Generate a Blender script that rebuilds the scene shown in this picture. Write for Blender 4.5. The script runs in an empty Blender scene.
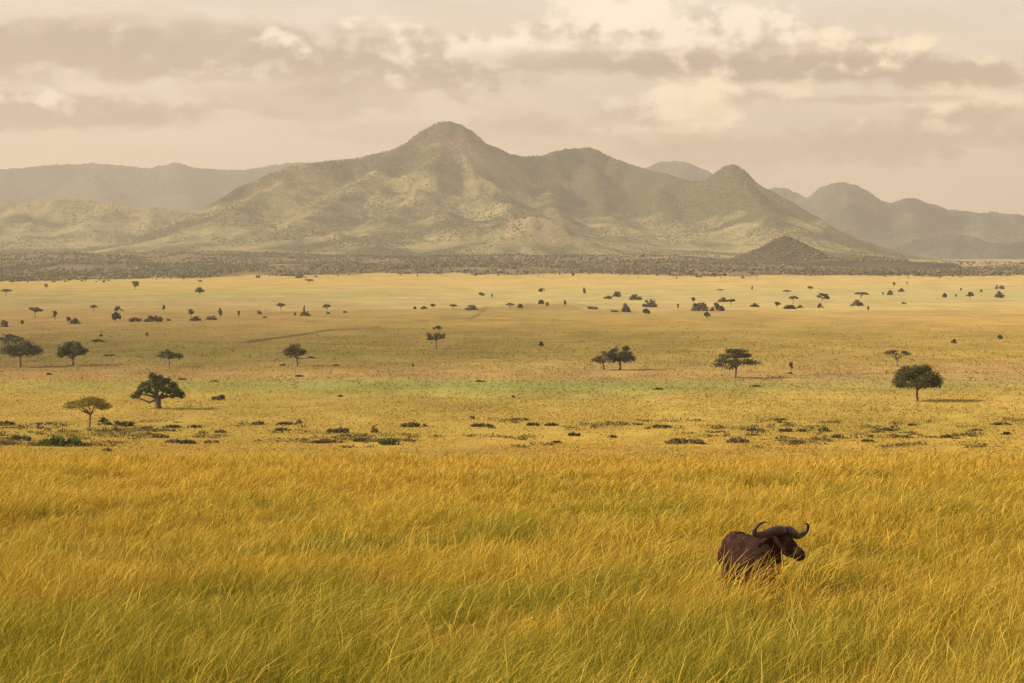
import bpy, bmesh, math, random
import numpy as np
from mathutils import Vector, Matrix

R = math.radians
sc = bpy.context.scene
col = sc.collection
rng = np.random.default_rng(11)
random.seed(5)

# ------------------------------------------------------------------ camera
CAMZ = 36.0
F = 2000.0
HOR = 255.0
PITCH = math.atan((341.5 - HOR) / F)
cam_d = bpy.data.cameras.new("camera")
cam_d.sensor_width = 36.0
cam_d.lens = F / 1024.0 * 36.0
cam_d.clip_start = 0.5
cam_d.clip_end = 90000.0
cam = bpy.data.objects.new("camera", cam_d)
col.objects.link(cam)
cam.location = (0, 0, CAMZ)
cam.rotation_euler = (math.pi / 2 - PITCH, 0, 0)
sc.camera = cam

def ray(px, py):
    a = (px - 512.0) / F
    b = -(py - 341.5) / F
    c, s = math.cos(PITCH), math.sin(PITCH)
    return np.array([a, c + b * s, -s + b * c])

def at_dist(px, py, y):
    """the point at depth y (metres) that is seen in that direction"""
    d = ray(px, py)
    return np.array([0, 0, CAMZ]) + d * (y / d[1])

# ------------------------------------------------------------------ noise
_perm = np.random.default_rng(3).permutation(1024)
_perm = np.concatenate([_perm, _perm])
_val = np.random.default_rng(4).random(1024)
def vnoise(x, y, seed=0):
    x = np.asarray(x, float) + seed * 17.31
    y = np.asarray(y, float) + seed * 9.77
    xi = np.floor(x).astype(np.int64); yi = np.floor(y).astype(np.int64)
    fx = x - xi; fy = y - yi
    fx = fx * fx * fx * (fx * (fx * 6 - 15) + 10); fy = fy * fy * fy * (fy * (fy * 6 - 15) + 10)
    def h(a, b):
        return _val[_perm[(_perm[a & 1023] + b) & 1023]]
    v00 = h(xi, yi); v10 = h(xi + 1, yi); v01 = h(xi, yi + 1); v11 = h(xi + 1, yi + 1)
    return (v00 * (1 - fx) + v10 * fx) * (1 - fy) + (v01 * (1 - fx) + v11 * fx) * fy
def fbm(x, y, oct=4, seed=0, gain=0.5):
    s = 0; a = 1.0; t = 0
    for i in range(oct):
        s = s + a * vnoise(x * 2 ** i, y * 2 ** i, seed + i * 3.7); t += a; a *= gain
    return s / t            # 0..1 around .5
def ridged(x, y, oct=5, seed=0, gain=0.5):
    s = 0; a = 1.0; t = 0
    for i in range(oct):
        n = 1 - np.abs(2 * vnoise(x * 2 ** i, y * 2 ** i, seed + i * 5.1) - 1)
        s = s + a * n * n; t += a; a *= gain
    return s / t
def sstep(a, b, x):
    t = np.clip((x - a) / (b - a), 0, 1)
    return t * t * (3 - 2 * t)
def lin(r, g, b):
    c = np.array([r, g, b], float) / 255
    return np.where(c <= 0.04045, c / 12.92, ((c + 0.055) / 1.055) ** 2.4)

# ------------------------------------------------------------------ terrain
_py = np.array([-80, 0, 20, 42.5, 80, 118, 150, 200, 260, 320, 372, 2600, 3200, 3800, 4400, 5000, 6000, 20000])
_pz = np.array([35, 33, 30.9, 28.5, 25.85, 23.1, 20.0, 13, 5, 1.0, 0, 0, 2, 14, 29, 30, 30, 30])
_dy = np.concatenate([np.arange(-80, 700, 2.0), np.arange(700, 20001, 50.0)])
_dz = np.interp(_dy, _py, _pz)
_k = 9
_n1 = len(np.arange(-80, 700, 2.0))
_dz[:_n1] = np.convolve(np.pad(_dz[:_n1], _k, mode="edge"), np.ones(2 * _k + 1) / (2 * _k + 1), "valid")
_dz[_n1:] = np.convolve(np.pad(_dz[_n1:], 4, mode="edge"), np.ones(9) / 9, "valid")

def H(x, y):
    x = np.asarray(x, float); y = np.asarray(y, float)
    z = np.interp(y, _dy, _dz)
    near = 1 - sstep(200, 330, y)
    z = z + near * ((fbm(x / 26, y / 26, 3, 2) - .5) * 1.0 + (fbm(x / 5, y / 5, 2, 8) - .5) * 0.14)
    z = z + near * sstep(0.0, 30.0, x) * 0.25
    # gentle swells in the valley floor
    z = z + sstep(360, 600, y) * (1 - sstep(3000, 3600, y)) * (fbm(x / 160, y / 160, 3, 21) - .5) * 1.1
    # low rise in the middle of the plain
    z = z + 4.2 * np.exp(-(((x - 24) / 36) ** 2 + ((y - 1330) / 60) ** 2)) + 1.6 * np.exp(-(((x + 20) / 60) ** 2 + ((y - 1290) / 45) ** 2))
    far = sstep(3000, 4300, y)
    z = z + far * (fbm(x / 420, y / 420, 4, 30) - .5) * 14 + far * (fbm(x / 110, y / 240, 3, 33) - .5) * (9 + 26 * (1 - sstep(-1000, -450, x)))
    z = z + far * 7 * (1 - sstep(-1000, -300, x)) - far * 17 * sstep(330, 720, x)
    return z

def ground_at(px, py):
    """where that line of sight meets the ground"""
    d = ray(px, py)
    ys = np.concatenate([np.arange(15, 700, 0.5), np.arange(700, 6000, 2.0)])
    zs = CAMZ + d[2] / d[1] * ys
    xs = d[0] / d[1] * ys
    below = np.where((zs <= H(xs, ys)) & ((ys < 122) if py > 456 else (ys > 330)))[0]
    i = below[0] if len(below) else len(ys) - 1
    return np.array([xs[i], ys[i], float(H(xs[i], ys[i]))])

# ------------------------------------------------------------------ colour of the plain (vegetation, with cloud shadow painted into its dark band)
_rows = [ # apparent row, left colour, middle colour, right colour
    (276, (200, 160, 80), (205, 165, 85), (200, 160, 85)),
    (281, (212, 170, 82), (214, 174, 92), (206, 170, 92)),
    (288, (202, 166, 84), (208, 172, 94), (196, 168, 94)),
    (296, (176, 154, 84), (200, 172, 98), (190, 166, 98)),
    (304, (184, 152, 86), (202, 170, 98), (198, 164, 92)),
    (309, (184, 148, 82), (200, 168, 96), (198, 162, 88)),
    (312, (178, 142, 78), (176, 144, 76), (194, 156, 82)),
    (322, (176, 138, 74), (170, 138, 66), (192, 152, 76)),
    (335, (154, 124, 64), (154, 126, 60), (178, 143, 66)),  # start of the darker band: cloud shadow put into the row colours
    (345, (138, 115, 57), (150, 124, 58), (180, 145, 66)),
    (358, (138, 115, 57), (154, 129, 60), (184, 147, 67)),
    (366, (156, 127, 66), (174, 141, 71), (188, 148, 75)),
    (375, (182, 142, 75), (184, 145, 77), (187, 147, 77)),
    (380, (184, 146, 74), (176, 148, 76), (186, 148, 78)),
    (385, (182, 156, 72), (165, 154, 76), (182, 152, 74)),
    (391, (186, 158, 70), (172, 157, 74), (192, 156, 70)),
    (396, (194, 157, 70), (192, 158, 74), (200, 160, 72)),
    (402, (194, 154, 68), (190, 156, 70), (200, 160, 70)),
    (415, (196, 158, 70), (194, 156, 68), (186, 150, 62)),
    (430, (198, 160, 68), (194, 156, 66), (184, 150, 60)),
    (445, (194, 152, 62), (194, 152, 62), (188, 148, 58)),
    (470, (194, 150, 60), (194, 150, 60), (188, 148, 56)),
]
_ry = np.array([r[0] for r in _rows], float)
_rc = np.array([[lin(*c) for c in r[1:]] for r in _rows])        # rows,3,3
PLAIN_K = 0.65 * np.array([.98, 1.115, 1.58])
_tracks = [([(243, 343), (262, 340), (285, 336.5), (330, 330), (375, 327.5)], 1.6), ([(489, 309.5), (505, 308.5), (530, 308), (560, 308), (592, 310)], .9), ([(470, 318.5), (480, 314), (489, 309.5)], .8), ([(384, 323), (420, 321.5), (450, 319), (470, 318)], 1.0),
           ([(0, 343), (120, 342), (256, 342.5), (380, 345), (520, 347.5), (640, 351), (760, 353)], .9), ([(80, 364.5), (150, 366), (230, 364)], .8),
           ([(640, 376), (760, 376), (900, 373), (1024, 372)], .8), ([(384, 398), (500, 399), (640, 400), (760, 399)], .6), ([(180, 406), (300, 407)], .5), ([(860, 412), (960, 408), (1024, 409)], .5)]
_tw = []
for pts, wd in _tracks:
    q = []
    for a, b in pts:
        d = 72000.0 / (b - HOR)
        q.append(((a - 512) / F * d, d))
    _tw.append((q, wd))

def plain_colour(x, y):
    x = np.asarray(x, float); y = np.maximum(np.asarray(y, float), 60)
    row = HOR + 72000.0 / np.maximum(y, 335)
    u = np.clip((x / np.maximum(y, 1)) * 2 / 0.512 , -1.2, 1.2)
    u = u + (fbm(x / 90, y / 90, 2, 40) - .5) * .5
    amp = np.clip((row - 270) / 30, .15, 1.0)
    row = row + amp * ((fbm(x / 60, y / 150, 4, 41) - .5) * 5 + (fbm(x / 12, y / 50, 3, 45) - .5) * 2.5)
    out = np.zeros(x.shape + (3,))
    for c in range(3):
        L = np.interp(row, _ry, _rc[:, 0, c]); M = np.interp(row, _ry, _rc[:, 1, c]); Rr = np.interp(row, _ry, _rc[:, 2, c])
        out[..., c] = np.where(u < 0, M + (L - M) * np.clip(-u, 0, 1), M + (Rr - M) * np.clip(u, 0, 1))
    p = fbm(x / 22, y / 45, 4, 50)
    out *= (0.80 + 0.40 * p)[..., None]
    g = sstep(.54, .70, fbm(x / 40, y / 130, 4, 60))[..., None] * 0.22
    out = out * (1 - g) + out * np.array([.80, .92, .72]) * g
    rr = sstep(.56, .70, fbm(x / 30, y / 110, 4, 66))[..., None] * 0.2
    out = out * (1 - rr) + out * np.array([1.0, .92, .90]) * rr
    # narrow gullies and game trails cut through the grass
    for q, wd in _tw:
        dist = np.full(x.shape, 1e9)
        for (ax, ay), (bx, by) in zip(q[:-1], q[1:]):
            vx, vy = bx - ax, by - ay
            t = np.clip(((x - ax) * vx + (y - ay) * vy) / (vx * vx + vy * vy), 0, 1)
            wob = (fbm(x / 25, y / 25, 2, 70) - .5) * 7
            dist = np.minimum(dist, np.hypot(x - ax - t * vx, (y - ay - t * vy + wob)) )
        wq = wd * (.7 + y / 1100)
        m = (1 - sstep(wq * .6, wq * 1.9, dist)) * np.clip(.25 + .3 * wd, .2, .85) * sstep(.3, .5, fbm(x / 18, y / 60, 2, 72) + (  .25 if wd > .75 else 0))
        out = out * (1 - m[..., None]) + np.array([.075, .055, .030]) * m[..., None]
    return out * PLAIN_K

# ------------------------------------------------------------------ mesh helpers
def mesh_from(name, verts, faces, material=None, smooth=False, colours=None, link=True, parent=None):
    """verts (n,3); faces (m,k) of one size, or a list of such arrays"""
    me = bpy.data.meshes.new(name)
    verts = np.ascontiguousarray(verts, np.float32)
    if not isinstance(faces, list): faces = [faces]
    faces = [np.ascontiguousarray(f, np.int32) for f in faces if len(f)]
    me.vertices.add(len(verts)); me.vertices.foreach_set("co", verts.ravel())
    nl = sum(f.size for f in faces); nf = sum(len(f) for f in faces)
    me.loops.add(nl); me.loops.foreach_set("vertex_index", np.concatenate([f.ravel() for f in faces]))
    me.polygons.add(nf)
    sizes = np.concatenate([np.full(len(f), f.shape[1], np.int32) for f in faces])
    starts = np.concatenate([[0], np.cumsum(sizes)[:-1]]).astype(np.int32)
    me.polygons.foreach_set("loop_start", starts)
    me.polygons.foreach_set("use_smooth", np.full(nf, smooth))
    if colours is not None:
        at = me.attributes.new("Col", "FLOAT_COLOR", "POINT")
        c4 = np.ones((len(verts), 4), np.float32); c4[:, :3] = colours
        at.data.foreach_set("color", c4.ravel())
    me.update(calc_edges=True)
    if material: me.materials.append(material)
    ob = bpy.data.objects.new(name, me)
    if link: col.objects.link(ob)
    if parent: ob.parent = parent
    return ob

def tag(o, label=None, cat=None, group=None, kind=None):
    if label: o["label"] = label
    if cat: o["category"] = cat
    if group: o["group"] = group
    if kind: o["kind"] = kind
    return o

def grid_faces(nr, nc):
    i = np.arange(nr * nc).reshape(nr, nc)
    return np.stack([i[:-1, :-1].ravel(), i[:-1, 1:].ravel(), i[1:, 1:].ravel(), i[1:, :-1].ravel()], 1)

# ------------------------------------------------------------------ materials
def new_mat(name):
    m = bpy.data.materials.new(name); m.use_nodes = True
    nt = m.node_tree; nt.nodes.clear()
    return m, nt, nt.nodes.new("ShaderNodeOutputMaterial")
def N(nt, t, **kw):
    n = nt.nodes.new(t)
    for k, v in kw.items():
        if k.startswith("i_"): n.inputs[k[2:].replace("_", " ")].default_value = v
        else: setattr(n, k, v)
    return n
def mathn(nt, op, a, b=None, c=None):
    n = nt.nodes.new("ShaderNodeMath"); n.operation = op
    for i, v in enumerate((a, b, c)):
        if v is None: continue
        if isinstance(v, (int, float)): n.inputs[i].default_value = v
        else: nt.links.new(v, n.inputs[i])
    return n.outputs[0]
def mixc(nt, fac, a, b, mode="MIX"):
    n = nt.nodes.new("ShaderNodeMix"); n.data_type = "RGBA"; n.blend_type = mode
    for s, v in ((n.inputs["Factor"], fac), (n.inputs["A"], a), (n.inputs["B"], b)):
        if s.type == "RGBA" and isinstance(v, (tuple, list)): s.default_value = (*v[:3], 1)
        elif isinstance(v, (int, float)): s.default_value = v
        else: nt.links.new(v, s)
    return [o for o in n.outputs if o.type == "RGBA"][0]
# the Mix node has several sockets of each name; pick by type
def mixc(nt, fac, a, b, mode="MIX"):
    n = nt.nodes.new("ShaderNodeMix"); n.data_type = "RGBA"; n.blend_type = mode
    fs = n.inputs[0]; A = [s for s in n.inputs if s.name == "A" and s.type == "RGBA"][0]; B = [s for s in n.inputs if s.name == "B" and s.type == "RGBA"][0]
    for s, v in ((fs, fac), (A, a), (B, b)):
        if isinstance(v, (tuple, list)): s.default_value = (*v[:3], 1)
        elif isinstance(v, (int, float)): s.default_value = v
        else: nt.links.new(v, s)
    return [o for o in n.outputs if o.type == "RGBA"][0]

def leafy_mat(name, translucent=0.35, attr=True, colour=(.1, .1, .03), vary=.5, nscale=1.0, gloss=0.0):
    m, nt, out = new_mat(name)
    L = nt.links.new
    if attr:
        a = N(nt, "ShaderNodeAttribute", attribute_name="Col"); c = a.outputs["Color"]
    else:
        tc = N(nt, "ShaderNodeTexCoord")
        n = N(nt, "ShaderNodeTexNoise", i_Scale=nscale, i_Detail=3.0); L(tc.outputs["Object"], n.inputs["Vector"])
        f = mathn(nt, "MULTIPLY_ADD", n.outputs["Fac"], 2.4, -.7)
        oi = N(nt, "ShaderNodeObjectInfo")
        c = mixc(nt, f, tuple(v * (1 - vary) for v in colour), tuple(min(1, v * (1 + vary)) for v in colour))
    d = N(nt, "ShaderNodeBsdfDiffuse"); t = N(nt, "ShaderNodeBsdfTranslucent"); mx = N(nt, "ShaderNodeMixShader")
    mx.inputs[0].default_value = translucent
    L(c, d.inputs["Color"]); L(c, t.inputs["Color"])
    L(d.outputs[0], mx.inputs[1]); L(t.outputs[0], mx.inputs[2])
    last = mx.outputs[0]
    if gloss:
        g = N(nt, "ShaderNodeBsdfGlossy", i_Roughness=.45); m2 = N(nt, "ShaderNodeMixShader"); m2.inputs[0].default_value = gloss
        L(last, m2.inputs[1]); L(g.outputs[0], m2.inputs[2]); last = m2.outputs[0]
    L(last, out.inputs["Surface"])
    return m

MAT_GRASS = leafy_mat("tall_grass_blades", .36)
MAT_TUFT = leafy_mat("plain_grass_blades", .5)
MAT_SCRUB = leafy_mat("scrub_leaves", .3)

def bark_mat(name, c1, c2, sc_=3.0):
    m, nt, out = new_mat(name); L = nt.links.new
    tc = N(nt, "ShaderNodeTexCoord"); mp = N(nt, "ShaderNodeMapping"); mp.inputs["Scale"].default_value = (sc_, sc_, sc_ * .3)
    n = N(nt, "ShaderNodeTexNoise", i_Scale=2.0, i_Detail=5.0)
    L(tc.outputs["Object"], mp.inputs[0]); L(mp.outputs[0], n.inputs["Vector"])
    c = mixc(nt, n.outputs["Fac"], c1, c2)
    b = N(nt, "ShaderNodeBump", i_Strength=.5, i_Distance=.05); L(n.outputs["Fac"], b.inputs["Height"])
    p = N(nt, "ShaderNodeBsdfPrincipled", i_Roughness=.9); L(c, p.inputs["Base Color"]); L(b.outputs[0], p.inputs["Normal"])
    L(p.outputs[0], out.inputs["Surface"])
    return m
MAT_BARK = bark_mat("grey_brown_bark", (.10, .07, .05), (.22, .17, .13))
MAT_BARK_RED = bark_mat("reddish_bark", (.14, .06, .04), (.28, .13, .09))
MAT_BARK_PALE = bark_mat("pale_bark", (.055, .036, .028), (.12, .085, .065))

def ground_mat():
    m, nt, out = new_mat("grassland_ground"); L = nt.links.new
    a = N(nt, "ShaderNodeAttribute", attribute_name="Col")
    tc = N(nt, "ShaderNodeTexCoord")
    n1 = N(nt, "ShaderNodeTexNoise", i_Scale=.55, i_Detail=6.0, i_Roughness=.65); L(tc.outputs["Object"], n1.inputs["Vector"])
    n2 = N(nt, "ShaderNodeTexNoise", i_Scale=.07, i_Detail=5.0, i_Roughness=.6); L(tc.outputs["Object"], n2.inputs["Vector"])
    n3 = N(nt, "ShaderNodeTexNoise", i_Scale=.012, i_Detail=4.0, i_Roughness=.6); L(tc.outputs["Object"], n3.inputs["Vector"])
    f1 = mathn(nt, "MULTIPLY_ADD", n1.outputs["Fac"], .5, .75)
    f2 = mathn(nt, "MULTIPLY_ADD", n2.outputs["Fac"], .9, .55)
    f3 = mathn(nt, "MULTIPLY_ADD", n3.outputs["Fac"], .5, .75)
    f = mathn(nt, "MULTIPLY", mathn(nt, "MULTIPLY", f1, f2), f3)
    vm = N(nt, "ShaderNodeVectorMath", operation="SCALE"); L(a.outputs["Color"], vm.inputs[0]); L(f, vm.inputs["Scale"])
    b = N(nt, "ShaderNodeBump", i_Strength=.35, i_Distance=.5); L(n1.outputs["Fac"], b.inputs["Height"])
    d = N(nt, "ShaderNodeBsdfDiffuse", i_Roughness=.6); L(vm.outputs[0], d.inputs["Color"]); L(b.outputs[0], d.inputs["Normal"])
    L(d.outputs[0], out.inputs["Surface"])
    return m

# ------------------------------------------------------------------ ground sheet
rows = np.concatenate([np.arange(-60, 0, 6.0), np.arange(0, 150, 1.0), np.arange(150, 372, 3.0),
                       72000.0 / np.arange(190, 22, -.5), np.arange(3300, 6000, 30.0), np.arange(6000, 20001, 500.0)])
sx = np.linspace(-1, 1, 420); sx = np.sign(sx) * (0.45 * np.abs(sx) + 0.55 * np.abs(sx) ** 5)
half = np.interp(rows, [-60, 0, 200, 1000, 6000, 20000], [120, 130, 260, 760, 5200, 9000])
GX = half[:, None] * sx[None, :]; GY = np.repeat(rows[:, None], len(sx), 1)
GZ = H(GX, GY)
gc = plain_colour(GX, GY)
near = (1 - sstep(230, 320, GY))[..., None]
soil = np.array([.20, .145, .050]) * (0.75 + .5 * fbm(GX / 3, GY / 3, 3, 5))[..., None]
gc = gc * (1 - near) + soil * near
_bx = np.array([-.256, -.19, -.13, -.06, .0, .1, .2, .256]); _bd = np.array([2650, 2900, 3230, 3300, 3330, 3200, 3230, 3280])
def scrub_edge(x, y): return np.interp(x / np.maximum(y, 1), _bx, _bd) + (fbm(x / 60, y / 300, 4, 80) - .5) * 380
fs = sstep(-30, 60, GY - scrub_edge(GX, GY))[..., None]
scol = np.array([.165, .13, .065]) * (.7 + .6 * fbm(GX / 60, GY / 120, 3, 81))[..., None]
# dry open grass behind the scrub, towards the cone hill
mead = (sstep(80, 260, GX - 0.05 * (GY - 4000)) * sstep(4200, 4700, GY + (fbm(GX / 150, GY / 150, 3, 83) - .5) * 500))[..., None]
scol = scol * (1 - mead) + np.array([.30, .225, .115]) * mead
gc = gc * (1 - fs) + scol * fs
ground = mesh_from("ground", np.stack([GX, GY, GZ], -1).reshape(-1, 3), grid_faces(len(rows), len(sx)), ground_mat(), True, gc.reshape(-1, 3))
tag(ground, kind="structure")

# ------------------------------------------------------------------ mountains
def mountain_mat(name, grass, wood, rock, rockpos=None, cell=1.0):
    m, nt, out = new_mat(name); L = nt.links.new
    tc = N(nt, "ShaderNodeTexCoord")
    na = N(nt, "ShaderNodeTexNoise", i_Scale=.0032 / cell, i_Detail=8.0, i_Roughness=.66); L(tc.outputs["Object"], na.inputs["Vector"])
    nb = N(nt, "ShaderNodeTexNoise", i_Scale=.02 / cell, i_Detail=6.0, i_Roughness=.7); L(tc.outputs["Object"], nb.inputs["Vector"])
    nc_ = N(nt, "ShaderNodeTexNoise", i_Scale=.0018 / cell, i_Detail=6.0, i_Roughness=.6); L(tc.outputs["Object"], nc_.inputs["Vector"])
    r1 = N(nt, "ShaderNodeMapRange"); r1.inputs[1].default_value = .44; r1.inputs[2].default_value = .58; L(na.outputs["Fac"], r1.inputs[0])
    c = mixc(nt, r1.outputs[0], grass, wood)
    r2 = N(nt, "ShaderNodeMapRange"); r2.inputs[1].default_value = .5; r2.inputs[2].default_value = .62; L(nb.outputs["Fac"], r2.inputs[0])
    c = mixc(nt, mathn(nt, "MULTIPLY", r2.outputs[0], .42), c, wood)
    r3 = N(nt, "ShaderNodeMapRange"); r3.inputs[1].default_value = .60; r3.inputs[2].default_value = .72; L(nc_.outputs["Fac"], r3.inputs[0])
    c = mixc(nt, mathn(nt, "MULTIPLY", r3.outputs[0], .5), c, rock)
    nf = N(nt, "ShaderNodeTexNoise", i_Scale=.075 / cell, i_Detail=4.0, i_Roughness=.7); L(tc.outputs["Object"], nf.inputs["Vector"])
    vm = N(nt, "ShaderNodeVectorMath", operation="SCALE"); L(c, vm.inputs[0]); L(mathn(nt, "MULTIPLY_ADD", nf.outputs["Fac"], 1.7, .15), vm.inputs["Scale"]); c = vm.outputs[0]
    at = N(nt, "ShaderNodeAttribute", attribute_name="Col")          # red: bare rock outcrops, green: painted shade
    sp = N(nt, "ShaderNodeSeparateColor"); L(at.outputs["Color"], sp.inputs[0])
    c = mixc(nt, sp.outputs[1], c, wood)  # shade painted on by mixing in the wood colour
    rr = mathn(nt, "MULTIPLY", sp.outputs[0], mathn(nt, "MULTIPLY_ADD", nb.outputs["Fac"], 1.6, -.1))
    c = mixc(nt, rr, c, rock)
    b = N(nt, "ShaderNodeBump", i_Strength=.9, i_Distance=14.0 * cell); L(nb.outputs["Fac"], b.inputs["Height"])
    d = N(nt, "ShaderNodeBsdfDiffuse", i_Roughness=.7); L(c, d.inputs["Color"]); L(b.outputs[0], d.inputs["Normal"])
    L(d.outputs[0], out.inputs["Surface"])
    return m

def spine_height(x, y, spines, k=30.0):
    """smooth maximum over ridge lines; a point is (x, y, z, half width)"""
    acc = np.zeros_like(x)
    for pts, p in spines:
        best = np.full(x.shape, -1e3)
        for a, b in zip(pts[:-1], pts[1:]):
            vx, vy = b[0] - a[0], b[1] - a[1]
            t = np.clip(((x - a[0]) * vx + (y - a[1]) * vy) / (vx * vx + vy * vy + 1e-9), 0, 1)
            d = np.hypot(x - a[0] - t * vx, y - a[1] - t * vy)
            z = a[2] + t * (b[2] - a[2]); w = a[3] + t * (b[3] - a[3])
            u = d / w
            u = np.sqrt(u * u + .0002) - .014
            h = np.where(u < 1, z * (1 - u) ** p, 0)
            h = np.where(u >= 1, -(u - 1) * 30, h)
            best = np.maximum(best, h)
        acc = acc + np.exp(np.clip(best, -200, 2000) / k)
    return k * np.log(acc + 1e-9)

def build_mountain(name, spines, xr, yr, step, material, amp=.20, steep=1.0, crest_p=2.2, lam=420., warp=90., seed=0, base=15., rocks=(), k=30., small=8., painted_shade=None):
    xs = np.arange(xr[0], xr[1] + step, step); ys = np.arange(yr[0], yr[1] + step, step)
    X, Y = np.meshgrid(xs, ys)
    spines = [([(q[0], q[1], q[2], max(120., q[2] * crest_p / steep) if q[2] > 25 else 120.) for q in spines[0][0]], crest_p)] + list(spines[1:])
    wx = X + (fbm(X / lam, Y / lam, 3, seed + 1) - .5) * warp * .5
    wy = Y + (fbm(X / lam, Y / lam, 3, seed + 2) - .5) * 2 * warp
    h = spine_height(wx, wy, spines, k)
    hp = np.clip(h, 0, None)
    rel = np.minimum(hp, 300) * (1 - .55 * sstep(.55, .95, hp / hp.max()))
    r = ridged(wx / lam, wy / lam, 5, seed + 5) - .55
    cd_ = np.full(X.shape, 1e9)
    for a, b in zip(spines[0][0][:-1], spines[0][0][1:]):
        vx, vy = b[0] - a[0], b[1] - a[1]
        t = np.clip(((wx - a[0]) * vx + (wy - a[1]) * vy) / (vx * vx + vy * vy + 1e-9), 0, 1)
        cd_ = np.minimum(cd_, np.hypot(wx - a[0] - t * vx, wy - a[1] - t * vy))
    rel = rel * (.12 + .88 * sstep(.0, 1.25, cd_ / lam))
    r = r - .25 * sstep(.2, .9, cd_ / lam)
    Z = h + rel * amp * r * 1.5 + np.clip(hp / 60, 0, 1) * (fbm(X / 45, Y / 45, 4, seed + 9) - .5) * small * 2 + base
    cols = np.zeros(X.shape + (3,))
    for (rx, ry, rz, rad, st) in rocks:
        dd = np.sqrt(((X - rx) / rad) ** 2 + ((Y - ry) / (rad * 2.5)) ** 2 + ((Z - rz) / rad) ** 2)
        cols[..., 0] = np.maximum(cols[..., 0], st * (1 - sstep(.4, 1.1, dd + (fbm(X / 60, Y / 60, 3, 4) - .5) * 1.1)))
    if painted_shade: cols[..., 1] = painted_shade(X, Y, Z)
    ob = mesh_from(name, np.stack([X, Y, Z], -1).reshape(-1, 3), grid_faces(len(ys), len(xs)), material, True, cols.reshape(-1, 3))
    tag(ob, kind="structure")
    return (xs, ys, Z)

def P(px, py, y, w, base=15.):
    p = at_dist(px, py, y)
    return (p[0], p[1], p[2] - base, w)

MAT_M1 = mountain_mat("mountain_bush", (.295, .248, .110), (.088, .088, .036), (.43, .29, .20))
MAT_M2 = mountain_mat("far_mountain_bush", (.12, .125, .085), (.055, .066, .050), (.16, .14, .11), cell=1.6)
MAT_CONE = mountain_mat("cone_hill_bush", (.095, .075, .04), (.05, .045, .024), (.22, .17, .12), cell=.5)

# main massif
main_crest = [P(*q, 900) for q in ((120, 248, 7000), (165, 226, 7150), (190, 211, 7250), (215, 197, 7300), (240, 184, 7400), (262, 174, 7450), (285, 167, 7550), (310, 163, 7650), (345, 160, 7750), (370, 155, 7800), (395, 149, 7850),
              (408, 143, 7880), (418, 137, 7900), (424, 130, 7930), (432, 126, 7950), (440, 123, 7950), (449, 122, 7950), (459, 125, 7950), (466, 129, 7950), (473, 136, 7980), (482, 142, 7990), (494, 147, 8000), (506, 152, 8050), (518, 156, 8100), (530, 157, 8200), (542, 156, 8300),
              (552, 153, 8350), (565, 149, 8400), (578, 148, 8450), (592, 148, 8450), (600, 151, 8450), (610, 156, 8450), (622, 160, 8350), (635, 165, 8300), (650, 169, 8200), (664, 172, 8150), (680, 177, 8050), (695, 180, 8000), (708, 181, 7900),
              (716, 176, 7880), (724, 169, 7850), (731, 165, 7820), (738, 164, 7800), (744, 168, 7780), (750, 176, 7750), (760, 184, 7700), (772, 192, 7600), (788, 201, 7500), (802, 209, 7450), (818, 218, 7370), (832, 227, 7300), (846, 235, 7240), (860, 242, 7200), (880, 249, 7100), (905, 256, 7050))]
def spur(*pts, p=1.25): return ([P(q[0], q[1] + 3, q[2], q[3] * 1.3) for q in pts], p)
main_spines = [(main_crest, 1.5),
    spur((446, 130, 7950, 700), (430, 165, 7450, 600), (400, 200, 6900, 520), (370, 235, 6300, 380)),
    spur((460, 140, 7950, 600), (480, 178, 7450, 600), (500, 205, 6900, 520), (525, 216, 6450, 420), (535, 240, 6150, 300)),
    spur((395, 155, 7850, 600), (340, 185, 7250, 600), (300, 215, 6700, 480), (270, 243, 6200, 350)),
    spur((300, 168, 7650, 600), (255, 192, 7200, 560), (215, 220, 6750, 450), (190, 246, 6300, 350)),
    spur((590, 160, 8350, 600), (600, 196, 7800, 600), (620, 224, 7100, 520), (610, 243, 6500, 350)),
    spur((662, 184, 8050, 560), (680, 213, 7500, 520), (690, 235, 6900, 420), (700, 249, 6500, 300)),
    spur((735, 168, 7800, 500), (760, 205, 7300, 500), (790, 238, 6800, 380)),
    spur((540, 160, 8250, 600), (555, 195, 7600, 520), (565, 222, 6900, 420), (580, 244, 6400, 300)),
    spur((445, 205, 6700, 420), (455, 232, 6200, 350), (460, 247, 5900, 260)),
    spur((520, 219, 6350, 330), (545, 222, 6300, 330), (575, 240, 6200, 260)),
    spur((330, 226, 6300, 360), (365, 238, 6000, 300)),
    ([P(*q) for q in ((478, 246, 5950, 150), (492, 234, 5970, 230), (506, 223, 5990, 300), (520, 216, 6000, 340), (534, 213, 6000, 350), (548, 216, 6010, 330), (562, 223, 6010, 280), (574, 232, 6000, 210), (588, 244, 5980, 130))], 1.5),
]
pk = at_dist(455, 150, 7820); pk2 = at_dist(462, 185, 7500); pk3 = at_dist(532, 220, 5960)
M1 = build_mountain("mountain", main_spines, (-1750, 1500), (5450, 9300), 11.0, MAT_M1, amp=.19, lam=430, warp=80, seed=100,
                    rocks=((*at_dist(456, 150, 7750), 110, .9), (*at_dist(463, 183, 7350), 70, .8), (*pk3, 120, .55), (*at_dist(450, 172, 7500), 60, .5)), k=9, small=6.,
    painted_shade=lambda X, Y, Z: 1.0 * np.maximum(sstep(.3, .7, sstep(60, 330, X + (fbm(X / 200, Y / 200, 3, 7) - .5) * 260) * sstep(70, 260, Z + (fbm(X / 150, Y / 150, 3, 9) - .5) * 200)), .8 * sstep(400, 500, Z + (fbm(X / 90, Y / 90, 3, 19) - .5) * 130)))  # shadow over the upper right slopes, painted as wood colour
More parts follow.
